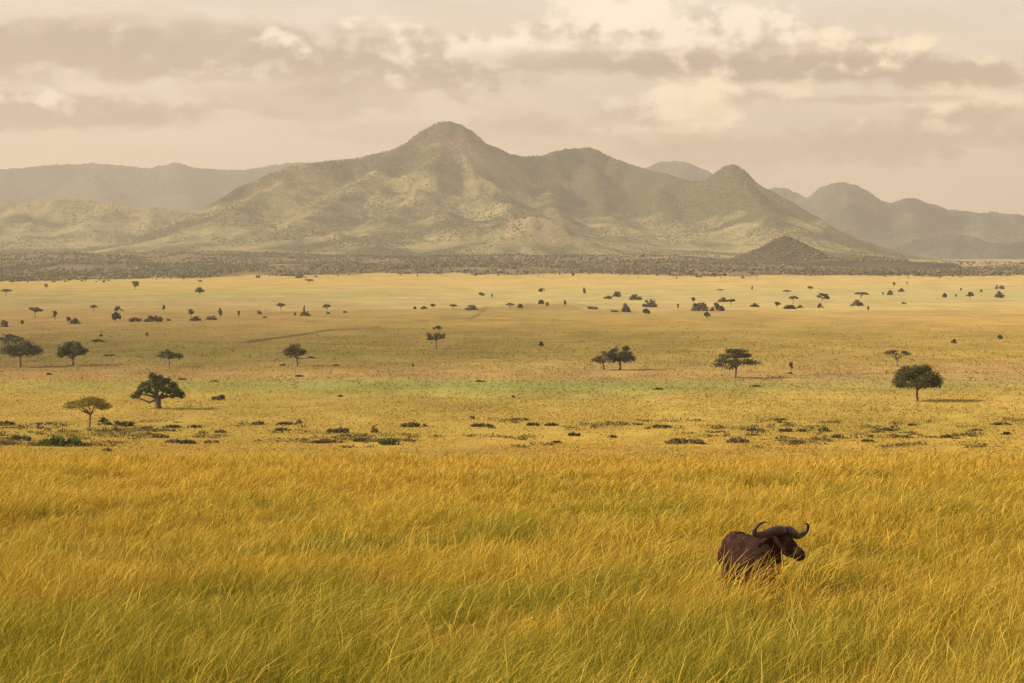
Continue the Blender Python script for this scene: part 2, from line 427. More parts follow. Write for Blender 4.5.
# green foothills at the left
foot_spines = [([P(-160, 195, 8600, 1300), P(-60, 203, 8500, 1200), P(20, 203, 8450, 1200), P(70, 199, 8400, 1200), P(110, 203, 8350, 1100), P(150, 207, 8300, 1000), P(195, 214, 8250, 900), P(250, 232, 8200, 700)], 1.4),
    spur((20, 205, 8450, 600), (30, 228, 7700, 500), (10, 246, 7000, 360)),
    spur((110, 205, 8350, 600), (90, 228, 7600, 500), (85, 246, 6900, 350)),
    spur((-60, 205, 8500, 600), (-70, 230, 7600, 500)),
    spur((150, 210, 8300, 500), (145, 232, 7600, 420), (130, 247, 7000, 300))]
M2 = build_mountain("foothills", foot_spines, (-3600, -900), (6300, 9900), 15.0, MAT_M1, amp=.30, lam=380, warp=90, seed=140, k=10)
# hazy ridge far left
fl = [([P(-200, 175, 14500, 2600), P(-60, 172, 14500, 2600), P(0, 170, 14400, 2600), P(45, 165, 14300, 2600), P(90, 163, 14300, 2600), P(128, 166, 14200, 2500), P(150, 168, 14200, 2500), P(178, 162, 14200, 2500),
        P(197, 168, 14200, 2500), P(240, 170, 14300, 2400), P(268, 166, 14500, 2400), P(290, 162, 14500, 2400), P(330, 163, 14500, 2400), P(380, 160, 14600, 2400), P(450, 175, 14700, 2200)], 1.4),
      spur((90, 166, 14300, 1100), (110, 205, 13000, 900)), spur((178, 166, 14200, 1100), (200, 205, 12900, 900)), spur((0, 172, 14400, 1000), (-10, 205, 13000, 900)), spur((290, 168, 14500, 1000), (270, 200, 13300, 900))]
M3 = build_mountain("far_ridge", fl, (-5600, 200), (11500, 16800), 32.0, MAT_M2, amp=.16, lam=800, warp=110, seed=160, k=12, small=10)
# far dome behind the massif and the hazy hills at the right
fd = [([P(610, 185, 13500, 1500), P(640, 170, 13500, 1600), P(662, 161, 13500, 1600), P(685, 161, 13500, 1600), P(703, 168, 13500, 1500), P(722, 180, 13500, 1400), P(750, 205, 13500, 1100)], 1.5)]
M4 = build_mountain("far_hill", fd, (200, 3000), (12000, 15200), 32.0, MAT_M2, amp=.14, lam=700, warp=60, seed=180, k=10, small=8)
fr = [([P(*q, 900) for q in ((745, 200, 12300), (762, 192, 12250), (775, 187, 12200), (786, 187, 12200), (796, 191, 12200), (804, 197, 12100), (810, 198, 12000), (815, 192, 11950), (822, 186, 11900), (832, 183, 11850), (843, 182, 11800), (852, 184, 11800), (861, 189, 11800), (868, 193, 11800),
        (878, 200, 11800), (888, 203, 11800), (898, 199, 11850), (906, 197, 11900), (914, 198, 11900), (924, 203, 11900), (938, 206, 12000), (950, 209, 12000), (965, 210, 12100), (978, 212, 12100), (992, 211, 12200), (1008, 213, 12200), (1030, 215, 12300), (1060, 212, 12300), (1120, 205, 12400), (1220, 215, 12500))], 1.35),
      spur((843, 186, 11800, 500), (850, 210, 11200, 500), (872, 243, 10400, 400)), spur((906, 201, 11900, 450), (915, 225, 11100, 420), (925, 245, 10400, 350)), spur((978, 214, 12100, 500), (985, 234, 11200, 420)), spur((1050, 216, 12300, 600), (1050, 238, 11200, 500)), spur((786, 192, 12200, 500), (800, 215, 11400, 450))]
M5 = build_mountain("hazy_hills", fr, (1100, 5200), (9600, 14200), 28.0, MAT_M2, amp=.18, lam=650, warp=70, seed=200, k=10, small=8)
lr = [([P(880, 252, 9300, 600), P(910, 240, 9300, 700), P(935, 232, 9300, 800), P(958, 232, 9300, 800), P(985, 240, 9300, 700), P(1005, 243, 9300, 700), P(1040, 238, 9400, 800), P(1100, 230, 9500, 900)], 1.4)]
M6 = build_mountain("low_hill", lr, (1500, 3300), (8300, 10600), 24.0, MAT_M2, amp=.2, lam=420, warp=50, seed=220, k=14)
# the small cone hill in the scrub belt
ch = [([P(*q, 90, 22) for q in ((744, 264, 4560), (754, 257, 4580), (764, 250, 4600), (771, 243, 4610), (777, 238, 4620), (784, 235, 4620), (791, 236, 4620), (797, 239, 4620), (803, 245, 4620), (812, 251, 4620), (822, 258, 4620), (832, 264, 4620))], 1.1)]
M7 = build_mountain("cone_hill", ch, (380, 920), (4250, 4900), 5.0, MAT_CONE, amp=.2, lam=90, warp=10, seed=240, base=20., k=2, small=1.6, steep=.8, crest_p=1.3)
kn = [([P(828, 264, 4450, 120, 22), P(842, 259, 4450, 130, 22), P(858, 255, 4450, 130, 22), P(872, 255, 4450, 130, 22), P(886, 258, 4450, 120, 22), P(900, 264, 4450, 90, 22)], 1.2)]
M8 = build_mountain("scrub_knoll", kn, (620, 980), (4200, 4700), 6.0, MAT_CONE, amp=.2, lam=70, warp=10, seed=260, base=18., k=2, small=1.2, steep=.6, crest_p=1.2)

# ------------------------------------------------------------------ woodland and scrub (one mass each)
OCT_V = np.array([[1, 0, 0], [0, 1, 0], [-1, 0, 0], [0, -1, 0], [0, 0, 1], [0, 0, -.5]], float)
OCT_F = np.array([[0, 1, 4], [1, 2, 4], [2, 3, 4], [3, 0, 4], [1, 0, 5], [2, 1, 5], [3, 2, 5], [0, 3, 5]])
_t = (1 + 5 ** .5) / 2
ICO_V = np.array([[-1, _t, 0], [1, _t, 0], [-1, -_t, 0], [1, -_t, 0], [0, -1, _t], [0, 1, _t], [0, -1, -_t], [0, 1, -_t], [_t, 0, -1], [_t, 0, 1], [-_t, 0, -1], [-_t, 0, 1]]) / math.hypot(1, _t)
ICO_F = np.array([[0, 11, 5], [0, 5, 1], [0, 1, 7], [0, 7, 10], [0, 10, 11], [1, 5, 9], [5, 11, 4], [11, 10, 2], [10, 7, 6], [7, 1, 8], [3, 9, 4], [3, 4, 2], [3, 2, 6], [3, 6, 8], [3, 8, 9], [4, 9, 5], [2, 4, 11], [6, 2, 10], [8, 6, 7], [9, 8, 1]])
def blobs(name, pos, rad, zs, cols, base_v, base_f, jit=.35, mat=MAT_SCRUB):
    n = len(pos); nv = len(base_v)
    ang = rng.random(n) * 6.28
    v = base_v[None] * (1 + (rng.random((n, nv, 1)) - .5) * 2 * jit) + (rng.random((n, nv, 3)) - .5) * jit
    ca, sa = np.cos(ang)[:, None], np.sin(ang)[:, None]
    x = v[..., 0] * ca - v[..., 1] * sa; y = v[..., 0] * sa + v[..., 1] * ca
    v = np.stack([x * rad[:, None], y * rad[:, None], v[..., 2] * (rad * zs)[:, None]], -1) + pos[:, None, :]
    f = base_f[None] + (np.arange(n) * nv)[:, None, None]
    c = np.repeat(cols[:, None, :], nv, 1)
    ob = mesh_from(name, v.reshape(-1, 3), f.reshape(-1, 3), mat, False, c.reshape(-1, 3))
    return tag(ob, kind="stuff")
def sample_field(field, x, y):
    xs, ys, Z = field
    i = np.clip((x - xs[0]) / (xs[1] - xs[0]), 0, len(xs) - 1.001); j = np.clip((y - ys[0]) / (ys[1] - ys[0]), 0, len(ys) - 1.001)
    i0 = i.astype(int); j0 = j.astype(int); fi = i - i0; fj = j - j0
    return (Z[j0, i0] * (1 - fi) + Z[j0, i0 + 1] * fi) * (1 - fj) + (Z[j0 + 1, i0] * (1 - fi) + Z[j0 + 1, i0 + 1] * fi) * fj
WOODC = np.array([[.13, .125, .048], [.16, .145, .056], [.19, .16, .065], [.11, .105, .043]])
def woodland(name, field, n, rmin, rmax, seed, thr=.5, lam=240., dens=None):
    xs, ys, Z = field
    x = rng.uniform(xs[2], xs[-3], n); y = rng.uniform(ys[2], ys[-3], n)
    z = sample_field(field, x, y)
    m = fbm(x / lam, y / lam, 4, seed) + (rng.random(n) - .5) * .35
    m = m + np.clip((z - 300) / 900, 0, .25) - .10 * (1 - sstep(40, 140, z))
    keep = (m > thr) & (z > 22) & (y < ys[-1] - (ys[-1] - ys[0]) * .12)
    x, y, z = x[keep], y[keep], z[keep]; k = len(x)
    r = rmin + (rmax - rmin) * rng.random(k) ** 2.2
    c = WOODC[rng.integers(0, 4, k)] * (.7 + .6 * rng.random((k, 1)))
    return blobs(name, np.stack([x, y, z + r * .25], 1), r, np.full(k, .85), c, OCT_V, OCT_F)
woodland("mountain_woodland", M1, 170000, 1.6, 5.0, 300, thr=.56)
woodland("foothill_woodland", M2, 50000, 1.8, 5.5, 310, thr=.56)
woodland("far_ridge_woodland", M3, 30000, 4, 9, 320, thr=.50, lam=600)
woodland("hazy_hills_woodland", M5, 20000, 4, 9, 330, thr=.52, lam=500)
woodland("cone_hill_scrub", M7, 9000, 1.5, 5, 340, thr=.44, lam=60)
woodland("knoll_scrub", M8, 16000, 1.5, 5, 350, thr=.30, lam=60)

# scrub belt at the foot of the hills
n = 110000
sy = 2600 + (6000 - 2600) * rng.random(n) ** 1.25
sxr = (rng.random(n) - .5) * 2 * (.30 * sy + 60)
d = sy - scrub_edge(sxr, sy) + np.where(rng.random(len(sy)) < .03, 260 * rng.random(len(sy)), 0)
m = .5 + (fbm(sxr / 90, sy / 260, 4, 90) - .5) * 1.5
mead_p = sstep(80, 260, sxr - 0.05 * (sy - 4000)) * sstep(4200, 4700, sy)
keep = (d > 0) & (m + (rng.random(n) - .5) * .5 > .41 - .06 * sstep(0, 500, d)) & (rng.random(n) > mead_p * .55)
sxr, sy = sxr[keep], sy[keep]; k = len(sy)
r = .8 + 1.9 * rng.random(k) ** 2 + (rng.random(k) > .985) * 2.0
c = np.array([[.085, .078, .03], [.12, .10, .042], [.17, .135, .065], [.07, .07, .026], [.26, .20, .11]])[rng.integers(0, 5, k)] * (.6 + .6 * rng.random((k, 1)) + .5 * (fbm(sxr / 70, sy / 160, 3, 95) - .5)[:, None])
gp = (sstep(.5, .62, fbm(sxr / 60, sy / 120, 3, 97)) * (1 - sstep(-520, -250, sxr)))[:, None]
c = c * (1 - gp) + np.array([.11, .115, .038]) * gp
sz = H(sxr, sy)
blobs("scrub_belt", np.stack([sxr, sy, sz + r * .35], 1), r, .75 + .35 * rng.random(k), c, ICO_V, ICO_F, .3)

# ------------------------------------------------------------------ foreground grass
def grass_strip(verts_list, cols_list, bx, by, h, lx, ly, w, cb, ct, head):
    n = len(bx); bz = H(bx, by) - .03
    s = np.array([0, .38, .72, 1.0])
    ang = rng.random(n) * math.pi
    wx, wy = np.cos(ang) * w, np.sin(ang) * w
    prof_leaf = np.array([.8, 1.0, .75, .12]); prof_head = np.array([.35, .36, 1.55, .35])
    wid = np.where(head[:, None], prof_head[None], prof_leaf[None])
    s2 = np.where(head[:, None], np.array([0, .5, .76, 1.0])[None], s[None])
    lean = np.hypot(lx, ly)
    ex_ = np.where(head, 2.9, 1.8)[:, None]
    px = bx[:, None] + lx[:, None] * h[:, None] * s2 ** ex_
    py = by[:, None] + ly[:, None] * h[:, None] * s2 ** ex_
    pz = bz[:, None] + h[:, None] * (s2 - .42 * np.minimum(lean, 1.3)[:, None] ** 1.5 * s2 ** (ex_ + .6))
    V = np.empty((n, 8, 3), np.float32)
    V[:, 0::2, 0] = px - wx[:, None] * wid; V[:, 1::2, 0] = px + wx[:, None] * wid
    V[:, 0::2, 1] = py - wy[:, None] * wid; V[:, 1::2, 1] = py + wy[:, None] * wid
    V[:, 0::2, 2] = pz; V[:, 1::2, 2] = pz
    t = np.where(head[:, None], s2 ** 3.0, s2 ** 1.1)[..., None]
    C = cb[:, None, :] * (1 - t) + ct[:, None, :] * t
    verts_list.append(V.reshape(-1, 3)); cols_list.append(np.repeat(C, 2, 1).reshape(-1, 3).astype(np.float32))

BUF = ground_at(753, 610)
BYAW = -math.pi / 2 + R(20)          # the animal walks towards the camera and to the right
bfx, bfy = math.cos(BYAW), math.sin(BYAW)

RHO = 490.0; D0 = 30.0
def sample_d(n, a, b, e):
    q = 2 - e
    return (a ** q + rng.random(n) * (b ** q - a ** q)) ** (1 / q)
dm, dM, e = 16.0, 150.0, 1.3
Nbl = int(RHO * D0 ** e * .68 * (dM ** (2 - e) - dm ** (2 - e)) / (2 - e))
# tussocks first, blades around them
per = 14
nt_ = Nbl // per
ty = sample_d(nt_, dm, dM, e); tx = (rng.random(nt_) - .5) * 2 * (.325 * ty + 3.0)
by = np.repeat(ty, per); bx = np.repeat(tx, per)
spread = .06 + .0018 * by
bx = bx + rng.normal(0, 1, len(bx)) * spread; by = by + rng.normal(0, 1, len(by)) * spread
tr = np.repeat(rng.random(nt_), per); tr2 = np.repeat(rng.random(nt_), per)
Nbl = len(bx)
far = sstep(45, 105, by)
green = (fbm(bx / 4.5, by / 6, 4, 400) - .5) * 1.75 + .525 + .19 * (1 - sstep(24, 46, by)) - .18 * far + (tr - .5) * .42 - .12 + .30 * np.exp(-((bx + 5.5) / 3.5) ** 2 - ((by - 27) / 8) ** 2) + .16 * np.exp(-((bx - 1) / 5) ** 2 - ((by - 26) / 6) ** 2)
green = np.clip(sstep(.36, .72, green), 0, 1)
rust = .75 * sstep(.45, .75, fbm(bx / 5, by / 5, 3, 410) + (tr2 - .5) * .40 + far * .03)
hpatch = np.clip(.5 + (fbm(bx / 2.2, by / 4, 3, 420) - .5) * 1.7, 0, 1)
h = (.34 + .50 * hpatch) * (.50 + .92 * tr2) * (.7 + .5 * rng.random(Nbl))
head = rng.random(Nbl) < (.40 + .12 * far - .14 * green)
h = np.where(head, h * 1.10, h)
wind = fbm(bx / 6, by / 10, 3, 430)
lmag = (.05 + .62 * wind) * (.35 + 1.1 * rng.random(Nbl))
lmag = np.where(head, lmag * 1.15 + .10, lmag)
la = (fbm(bx / 9, by / 12, 2, 440) - .5) * 1.6 + rng.normal(0, 1.05, Nbl) + (tr - .5) * 1.1 + .1
la = np.where(rng.random(Nbl) < .16, rng.random(Nbl) * 6.28, la)
w = (.0023 + .0027 * rng.random(Nbl)) * (np.maximum(by, 26) / 30) ** .95
w = np.where(head, w * .95, w)
GOLD = np.array([.53, .325, .024]); STRAW = np.array([.66, .45, .095]); RUST = np.array([.42, .20, .026]); GREEN = np.array([.27, .262, .022]); DGREEN = np.array([.055, .085, .010]); OLIVE = np.array([.26, .21, .018])
rr = rng.random((Nbl, 1))
gold = GOLD * (1 - .35 * rr) + STRAW * (.35 * rr)
gold = gold * (1 - .55 * rust[:, None]) + RUST * .55 * rust[:, None]
grn = GREEN * (1 - tr[:, None] * .6) + DGREEN * tr[:, None] * .6
straw = STRAW * (.65 + .35 * rr) + gold * (.35 - .35 * rr)
ct = np.where(head[:, None], straw, gold * (1 - green[:, None] * .75) + grn * green[:, None] * .75)
cb = OLIVE * (1 - green[:, None]) + grn * green[:, None]
cb = cb * (1 - far[:, None] * .5) + gold * .8 * far[:, None] * .5
ct = ct * (.56 + .72 * rng.random((Nbl, 1)))
# trampled ground right under the animal
rx = (bx - BUF[0]) * bfx + (by - BUF[1]) * bfy; rz = -(bx - BUF[0]) * bfy + (by - BUF[1]) * bfx
under = (np.abs(rx) < 1.05) & (np.abs(rz) < .42)
front = (np.abs(bx - BUF[0]) < .95) & (by < BUF[1] + .3) & (by > BUF[1] - 3.6)
h = np.where(under, h * .45, np.where(front, h * .40, h))
VL, CL = [], []
kp = ~(front & (rng.random(Nbl) < .68))
grass_strip(VL, CL, bx[kp], by[kp], h[kp], (np.cos(la) * lmag)[kp], (np.sin(la) * lmag * .7)[kp], w[kp], cb[kp], ct[kp], head[kp])
# loose taller stalks standing above the rest
nst = 2200
sy = sample_d(nst, 17, 120, 1.1); sxx = (rng.random(nst) - .5) * 2 * (.32 * sy + 3)
ex = np.concatenate([sxx, BUF[0] + rng.normal(.0, .60, 250)]); ey = np.concatenate([sy, BUF[1] - .55 - rng.random(250) * 1.5])
k = len(ex); eh = np.concatenate([.85 + .45 * rng.random(nst), 0.70 + .75 * rng.random(250)])
ea = rng.normal(.1, .8, k); em = .15 + .6 * rng.random(k)
ec = STRAW * (.8 + .35 * rng.random((k, 1))); ec2 = GOLD * (.8 + .3 * rng.random((k, 1)))
grass_strip(VL, CL, ex, ey, eh, np.cos(ea) * em, np.sin(ea) * em, .0045 * (np.maximum(ey, 26) / 30) ** .9, ec2, ec, np.ones(k, bool))
VV = np.concatenate(VL); CC = np.concatenate(CL); nb = len(VV) // 8
q = np.array([[0, 1, 3, 2], [2, 3, 5, 4], [4, 5, 7, 6]])
FF = (q[None] + (np.arange(nb) * 8)[:, None, None]).reshape(-1, 4)
tag(mesh_from("tall_grass", VV, FF, MAT_GRASS, True, CC), kind="stuff")
print("grass blades", nb)

# short grass on the valley floor
n = 230000
y0, y1 = 352.0, 1500.0
row = 60 + (72000 / y0 - 60) * rng.random(n) ** .8
ty = 72000 / row * (1 + .02 * rng.normal(size=n)); tx = (rng.random(n) - .5) * 2 * (.29 * ty + 10)
pn = fbm(tx / 9, ty / 22, 3, 500)
keep = (pn + (rng.random(n) - .5) * .5 > .42) & (rng.random(n) > sstep(480, 1250, ty))
tx, ty = tx[keep], ty[keep]; n = len(tx)
hh = (.12 + .26 * rng.random(n) ** 2) * np.clip(ty / 420, .9, 1.4); ww = (.07 + .17 * rng.random(n)) * np.clip(ty / 420, .9, 1.8)
ang = rng.random(n) * 3.1416
dx, dy_ = np.cos(ang) * ww, np.sin(ang) * ww
bz = H(tx, ty) - .02
lean = .25 * hh
V = np.stack([np.stack([tx - dx, ty - dy_, bz], 1), np.stack([tx + dx, ty + dy_, bz], 1), np.stack([tx + dx * .5 + lean, ty + dy_ * .5, bz + hh], 1), np.stack([tx - dx * .7 + lean, ty - dy_ * .7, bz + hh * .8], 1)], 1)
c = plain_colour(tx, ty) * (1.06 + .32 * rng.random((n, 1)))
gsel = (rng.random(n) < .16)[:, None]
c = np.where(gsel, c * np.array([.80, .88, .7]), c)
tag(mesh_from("plain_grass", V.reshape(-1, 3), np.arange(4 * n).reshape(-1, 4), MAT_TUFT, False, np.repeat(c[:, None, :], 4, 1).reshape(-1, 3)), kind="stuff")

# ------------------------------------------------------------------ trees
def tube(path, radii, sides=7):
    path = np.array(path, float); n = len(path); V = []; Fc = []
    for i in range(n):
        a = path[min(i + 1, n - 1)] - path[max(i - 1, 0)]; a /= np.linalg.norm(a) + 1e-9
        u = np.cross(a, [0.31, .95, .05]); u /= np.linalg.norm(u) + 1e-9; v = np.cross(a, u)
        th = np.arange(sides) * 2 * math.pi / sides
        V.append(path[i] + radii[i] * (np.cos(th)[:, None] * u + np.sin(th)[:, None] * v))
    V = np.concatenate(V)
    for i in range(n - 1):
        for s in range(sides):
            b = (s + 1) % sides
            Fc.append([i * sides + s, i * sides + b, (i + 1) * sides + b, (i + 1) * sides + s])
    return V, np.array(Fc)
def join(parts):
    Vs, Fs, o = [], [], 0
    for v, f in parts:
        Vs.append(v); Fs.append(f + o); o += len(v)
    return np.concatenate(Vs), np.concatenate(Fs)

def crown_mesh(name, clumps, leaf, n_per, base_c, r_, flat=1.0, mat=None, parent=None, link=True, tone=.35):
    """many leaf sprays spread through a few clumps; each clump (x, y, z, rx, ry, rz)"""
    Vs, Cs = [], []
    for (cx, cy, cz, ax, ay, az) in clumps:
        k = max(6, int(n_per * (ax * ay * az) ** .5 / (leaf ** 1.0)))
        u = r_.normal(size=(k, 3)); u /= np.linalg.norm(u, axis=1)[:, None]
        rad = r_.random((k, 1)) ** .42 * (1 + .25 * r_.normal(size=(k, 1)) * .5)
        p = u * rad * np.array([ax, ay, az]) + np.array([cx, cy, cz])
        a = r_.normal(size=(k, 3)); a /= np.linalg.norm(a, axis=1)[:, None]
        b = np.cross(a, r_.normal(size=(k, 3))); b /= np.linalg.norm(b, axis=1)[:, None] + 1e-9
        sz = leaf * (.55 + .9 * r_.random((k, 1)))
        a = a * sz; b = b * sz * .62
        a[:, 2] *= flat; b[:, 2] *= flat
        q = np.stack([p - a, p - b * .9, p + a, p + b], 1)
        cc = np.array(base_c) * (1 + tone * (r_.random() - .5)) * (1 + tone * 1.6 * (r_.random((k, 1)) - .5))
        cc = cc * (1 + np.array([.25, 0, 0]) * (r_.random((k, 1)) - .4))
        Vs.append(q.reshape(-1, 3)); Cs.append(np.repeat(cc[:, None, :], 4, 1).reshape(-1, 3))
    V = np.concatenate(Vs); C_ = np.concatenate(Cs)
    return mesh_from(name, V, np.arange(len(V)).reshape(-1, 4), mat or MAT_SCRUB, False, C_, link=link, parent=parent)

def clumps_for(kind, w, h, r_, n):
    out = []
    hw = w / 2
    if kind == "dome":
        for i in range(n):
            a = r_.random() * 6.28; t = r_.random() ** .5; rr_ = t * hw * .80
            top = h * (.30 + .62 * math.sqrt(max(0, 1 - t * t)))
            z = h * (.27 + .14 * t) + (top - h * (.27 + .14 * t)) * (r_.random() ** .55)
            s = hw * (.17 + .13 * r_.random())
            out.append((math.cos(a) * rr_, math.sin(a) * rr_, z, s * 1.15, s * 1.15, s * .72))
    elif kind == "umbrella":
        for i in range(n):
            a = r_.random() * 6.28; t = r_.random() ** .5; rr_ = t * hw * .84
            z = h * (.90 - .20 * t * t) + (r_.random() - .5) * h * .07
            s = hw * (.17 + .12 * r_.random())
            out.append((math.cos(a) * rr_, math.sin(a) * rr_, z, s * 1.35, s * 1.35, s * .32 + h * .02))
    elif kind == "layered":
        lay = [(.42, 1.0, 0), (.58, .9, .05), (.74, .72, -.04), (.9, .42, .02)]
        for i in range(n):
            f, ws, off = lay[r_.integers(0, 4)]
            a = r_.random() * 6.28; rr_ = (.25 + .75 * r_.random() ** .6) * hw * ws * .88
            z = h * (f + .03 * r_.normal()) - .06 * h * (rr_ / hw) ** 2
            s = hw * (.16 + .11 * r_.random())
            out.append((math.cos(a) * rr_ + off * w, math.sin(a) * rr_, z, s * 1.35, s * 1.2, s * .42))
    elif kind == "bush":
        for i in range(n):
            a = r_.random() * 6.28; t = r_.random() ** .5
            top = h * math.sqrt(max(.05, 1 - t * t)) * .8
            s = (.2 + .14 * r_.random())
            s *= .55 + .6 * r_.random()
            out.append((math.cos(a) * t * hw * .86, math.sin(a) * t * hw * .86, top * (.22 + .85 * r_.random()), s * hw * 1.15, s * hw * 1.15, s * h * .8))
    elif kind == "mat":
        for i in range(n):
            x = (r_.random() - .5) * w * .86; y = (r_.random() - .5) * w * .35
            top = h * (.55 + .45 * r_.random()) * (1 - .55 * (abs(x) / hw) ** 2)
            out.append((x, y, top * .5, w * .07 * (.4 + .8 * r_.random()), w * .06, top * .42))
    elif kind == "twotier":
        for i in range(n):
            if i % 4 == 0:
                a = r_.random() * 6.28; t = r_.random() * hw * .34
                out.append((math.cos(a) * t + .03 * w, math.sin(a) * t, h * (.90 + .04 * r_.normal()), hw * .22, hw * .22, h * .045))
            else:
                a = r_.random() * 6.28; t = r_.random() ** .5 * hw * .8
                out.append((math.cos(a) * t, math.sin(a) * t, h * (.56 + .06 * r_.normal() - .10 * (t / hw) ** 2), hw * .24, hw * .24, h * .085))
    elif kind == "sapling":
        for i in range(n):
            a = r_.random() * 6.28; t = r_.random() * hw * .6
            out.append((math.cos(a) * t, math.sin(a) * t, h * (.70 + .14 * r_.normal()), hw * .42, hw * .42, h * .13))
    return out

def make_tree(name, kind, w, h, seed, leafc, n=26, leaf=None, dens=1.0, bark=None, trunk_r=None, fork=.35, lean=0.0, clumps=None, link=True, sides=7):
    r_ = np.random.default_rng(seed)
    if not link: leafc = np.array(leafc) * (.85 + .5 * r_.random()) * np.array([1 + .3 * r_.random(), 1, .9 + .4 * r_.random()])
    root = bpy.data.objects.new(name, None); root.empty_display_size = .5
    if link: col.objects.link(root)
    cl = clumps(w, h, r_) if clumps else clumps_for(kind, w, h, r_, n)
    tr_ = trunk_r or h * .035
    parts = []
    fk = np.array([lean * h * fork, 0, h * fork])
    path = [np.array([0, 0, -.15]), np.array([lean * h * fork * .3, .02, h * fork * .33]), np.array([lean * h * fork * .65, -.02, h * fork * .7]), fk]
    parts.append(tube(path, [tr_ * 1.55, tr_ * 1.05, tr_ * .95, tr_ * .9], sides))
    order = sorted(range(len(cl)), key=lambda i: r_.random())
    for i in order[:max(5, min(len(cl), 14))]:
        c = np.array(cl[i][:3]); mid = fk * .55 + c * .45; mid[2] += (.06 if c[2] > fk[2] + .1 * h else .10) * h * (r_.random() - .2)
        mid += r_.normal(size=3) * .03 * w
        parts.append(tube([fk - np.array([0, 0, tr_ * .6]), fk * .75 + mid * .25, mid, c], [tr_ * .62, tr_ * .46, tr_ * .32, tr_ * .10], max(5, sides - 2)))
    v, f = join(parts)
    mesh_from("trunk", v, f, bark or MAT_BARK, True, link=link, parent=root)
    leaf = leaf or max(.16, w * .022)
    crown_mesh("crown", cl, leaf * .85, 21 * dens, leafc, r_, parent=root, link=link)
    return root
def make_bush(name, kind, w, h, seed, leafc, n=12, leaf=None, dens=1.0, link=True):
    r_ = np.random.default_rng(seed)
    if not link: leafc = np.array(leafc) * (.85 + .5 * r_.random()) * np.array([1 + .3 * r_.random(), 1, .9 + .4 * r_.random()])
    return crown_mesh(name, clumps_for(kind, w, h, r_, n), leaf or max(.12, w * .035), 20 * dens, leafc, r_, link=link)

DARK = (.080, .088, .024); MIDG = (.10, .105, .03); GREYG = (.10, .095, .050); YELG = (.22, .18, .036); BRWN = (.13, .095, .045); DKB = (.100, .090, .034); BGRN = (.080, .112, .026); PINK = (.22, .15, .10)

def place(root, px, py, rz=0.0):
    g = ground_at(px, py)
    root.location = (g[0], g[1], g[2]); root.rotation_euler = (0, 0, rz)
    return g
def scale_at(px, py):
    g = ground_at(px, py)
    return g[1] / F * math.cos(PITCH)

def big(px, py, wpx, hpx, kind, seed, leafc, label, name="tree", group=None, cat="tree", **kw):
    s = scale_at(px, py)
    t = make_tree(name, kind, wpx * s, hpx * s * 1.08, seed, leafc, **kw)
    place(t, px, py)
    return tag(t, label, cat, group)

GT = "trees standing in the middle of the plain"
def gnarled(w, h, r_):
    out = []
    spec = [(-.43, .34, .09), (-.36, .42, .10), (-.30, .56, .10), (-.22, .66, .11), (-.14, .60, .12), (-.10, .80, .11), (-.03, .93, .09), (.04, .86, .11), (.10, .72, .12), (.02, .66, .13), (.18, .80, .09), (.24, .66, .11),
            (.30, .54, .11), (.38, .50, .09), (.42, .40, .08), (.34, .42, .09), (.20, .50, .11), (-.12, .93, .06), (-.22, .50, .09), (.12, .56, .1), (-.02, .52, .1), (.44, .33, .05), (.28, .37, .07)]
    for x, z, s in spec:
        for k in range(2):
            out.append((x * w + r_.normal() * .02 * w, r_.normal() * .20 * w * (1 - abs(x)), z * h * .97 + r_.normal() * .015 * h, s * w * .8, s * w * .85, s * h * .8))
    return out
big(158, 409, 55, 35, "dome", 1, DARK, "gnarled spreading dark tree with thick bare trunk alone on golden grass", "shade_tree", GT, clumps=gnarled, trunk_r=.72, fork=.27, bark=MAT_BARK_PALE, leaf=.27, dens=1.25)
big(89, 430, 46, 31, "umbrella", 2, YELG, "flat topped yellow green acacia with thin bare trunk beside a dark shrub", "acacia_tree", GT, n=44, fork=.46, trunk_r=.22, lean=.10, leaf=.2, dens=1.1)
big(917, 401, 51, 38, "dome", 3, (.088, .084, .028), "dense dark dome crowned tree with slim reddish trunk on open golden grass", "shade_tree", GT, n=52, fork=.26, trunk_r=.30, bark=MAT_BARK_RED, leaf=.24, dens=1.5)
big(897, 366, 26, 16, "umbrella", 4, BRWN, "thin brownish flat topped acacia right behind the dense dome crowned tree", "acacia_tree", GT, n=18, fork=.4, trunk_r=.2, leaf=.3, dens=.6)
big(735, 378, 47, 28, "layered", 5, (.078, .076, .034), "wide grey green tree of open layered branches with short dark trunk", "shade_tree", GT, n=38, fork=.30, trunk_r=.32, lean=.12, leaf=.3, dens=.75)
big(620, 370, 31, 25, "dome", 6, (.068, .068, .03), "larger darker tree of the touching pair in the centre of the plain", "shade_tree", GT, n=28, fork=.34, trunk_r=.36, leaf=.32, dens=.8)
big(604, 370, 28, 19, "dome", 7, GREYG, "smaller paler tree of the touching pair in the centre of the plain", "shade_tree", GT, n=20, fork=.36, trunk_r=.25, lean=-.15, leaf=.32, dens=.65)
def drooper(w, h, r_):
    o = clumps_for("dome", w * .85, h, r_, 22)
    o = [(a - .06 * w, *b) for a, *b in o]
    return o + [(.42 * w, 0, .36 * h, .09 * w, .06 * w, .04 * h), (.50 * w, 0, .33 * h, .07 * w, .05 * w, .035 * h)]
big(297, 366, 33, 23, "dome", 8, (.072, .068, .032), "dark rounded tree with one low branch reaching out to its right", "shade_tree", GT, clumps=drooper, fork=.3, trunk_r=.3, leaf=.32, dens=.8)
def leaner(w, h, r_):
    o = clumps_for("dome", w * .62, h, r_, 14)
    o = [(a - .10 * w, *b) for a, *b in o]
    return o + [(.30 * w + r_.normal() * .05 * w, r_.normal() * .06 * w, h * (.50 + .06 * r_.normal()), .11 * w, .1 * w, .10 * h) for _ in range(6)]
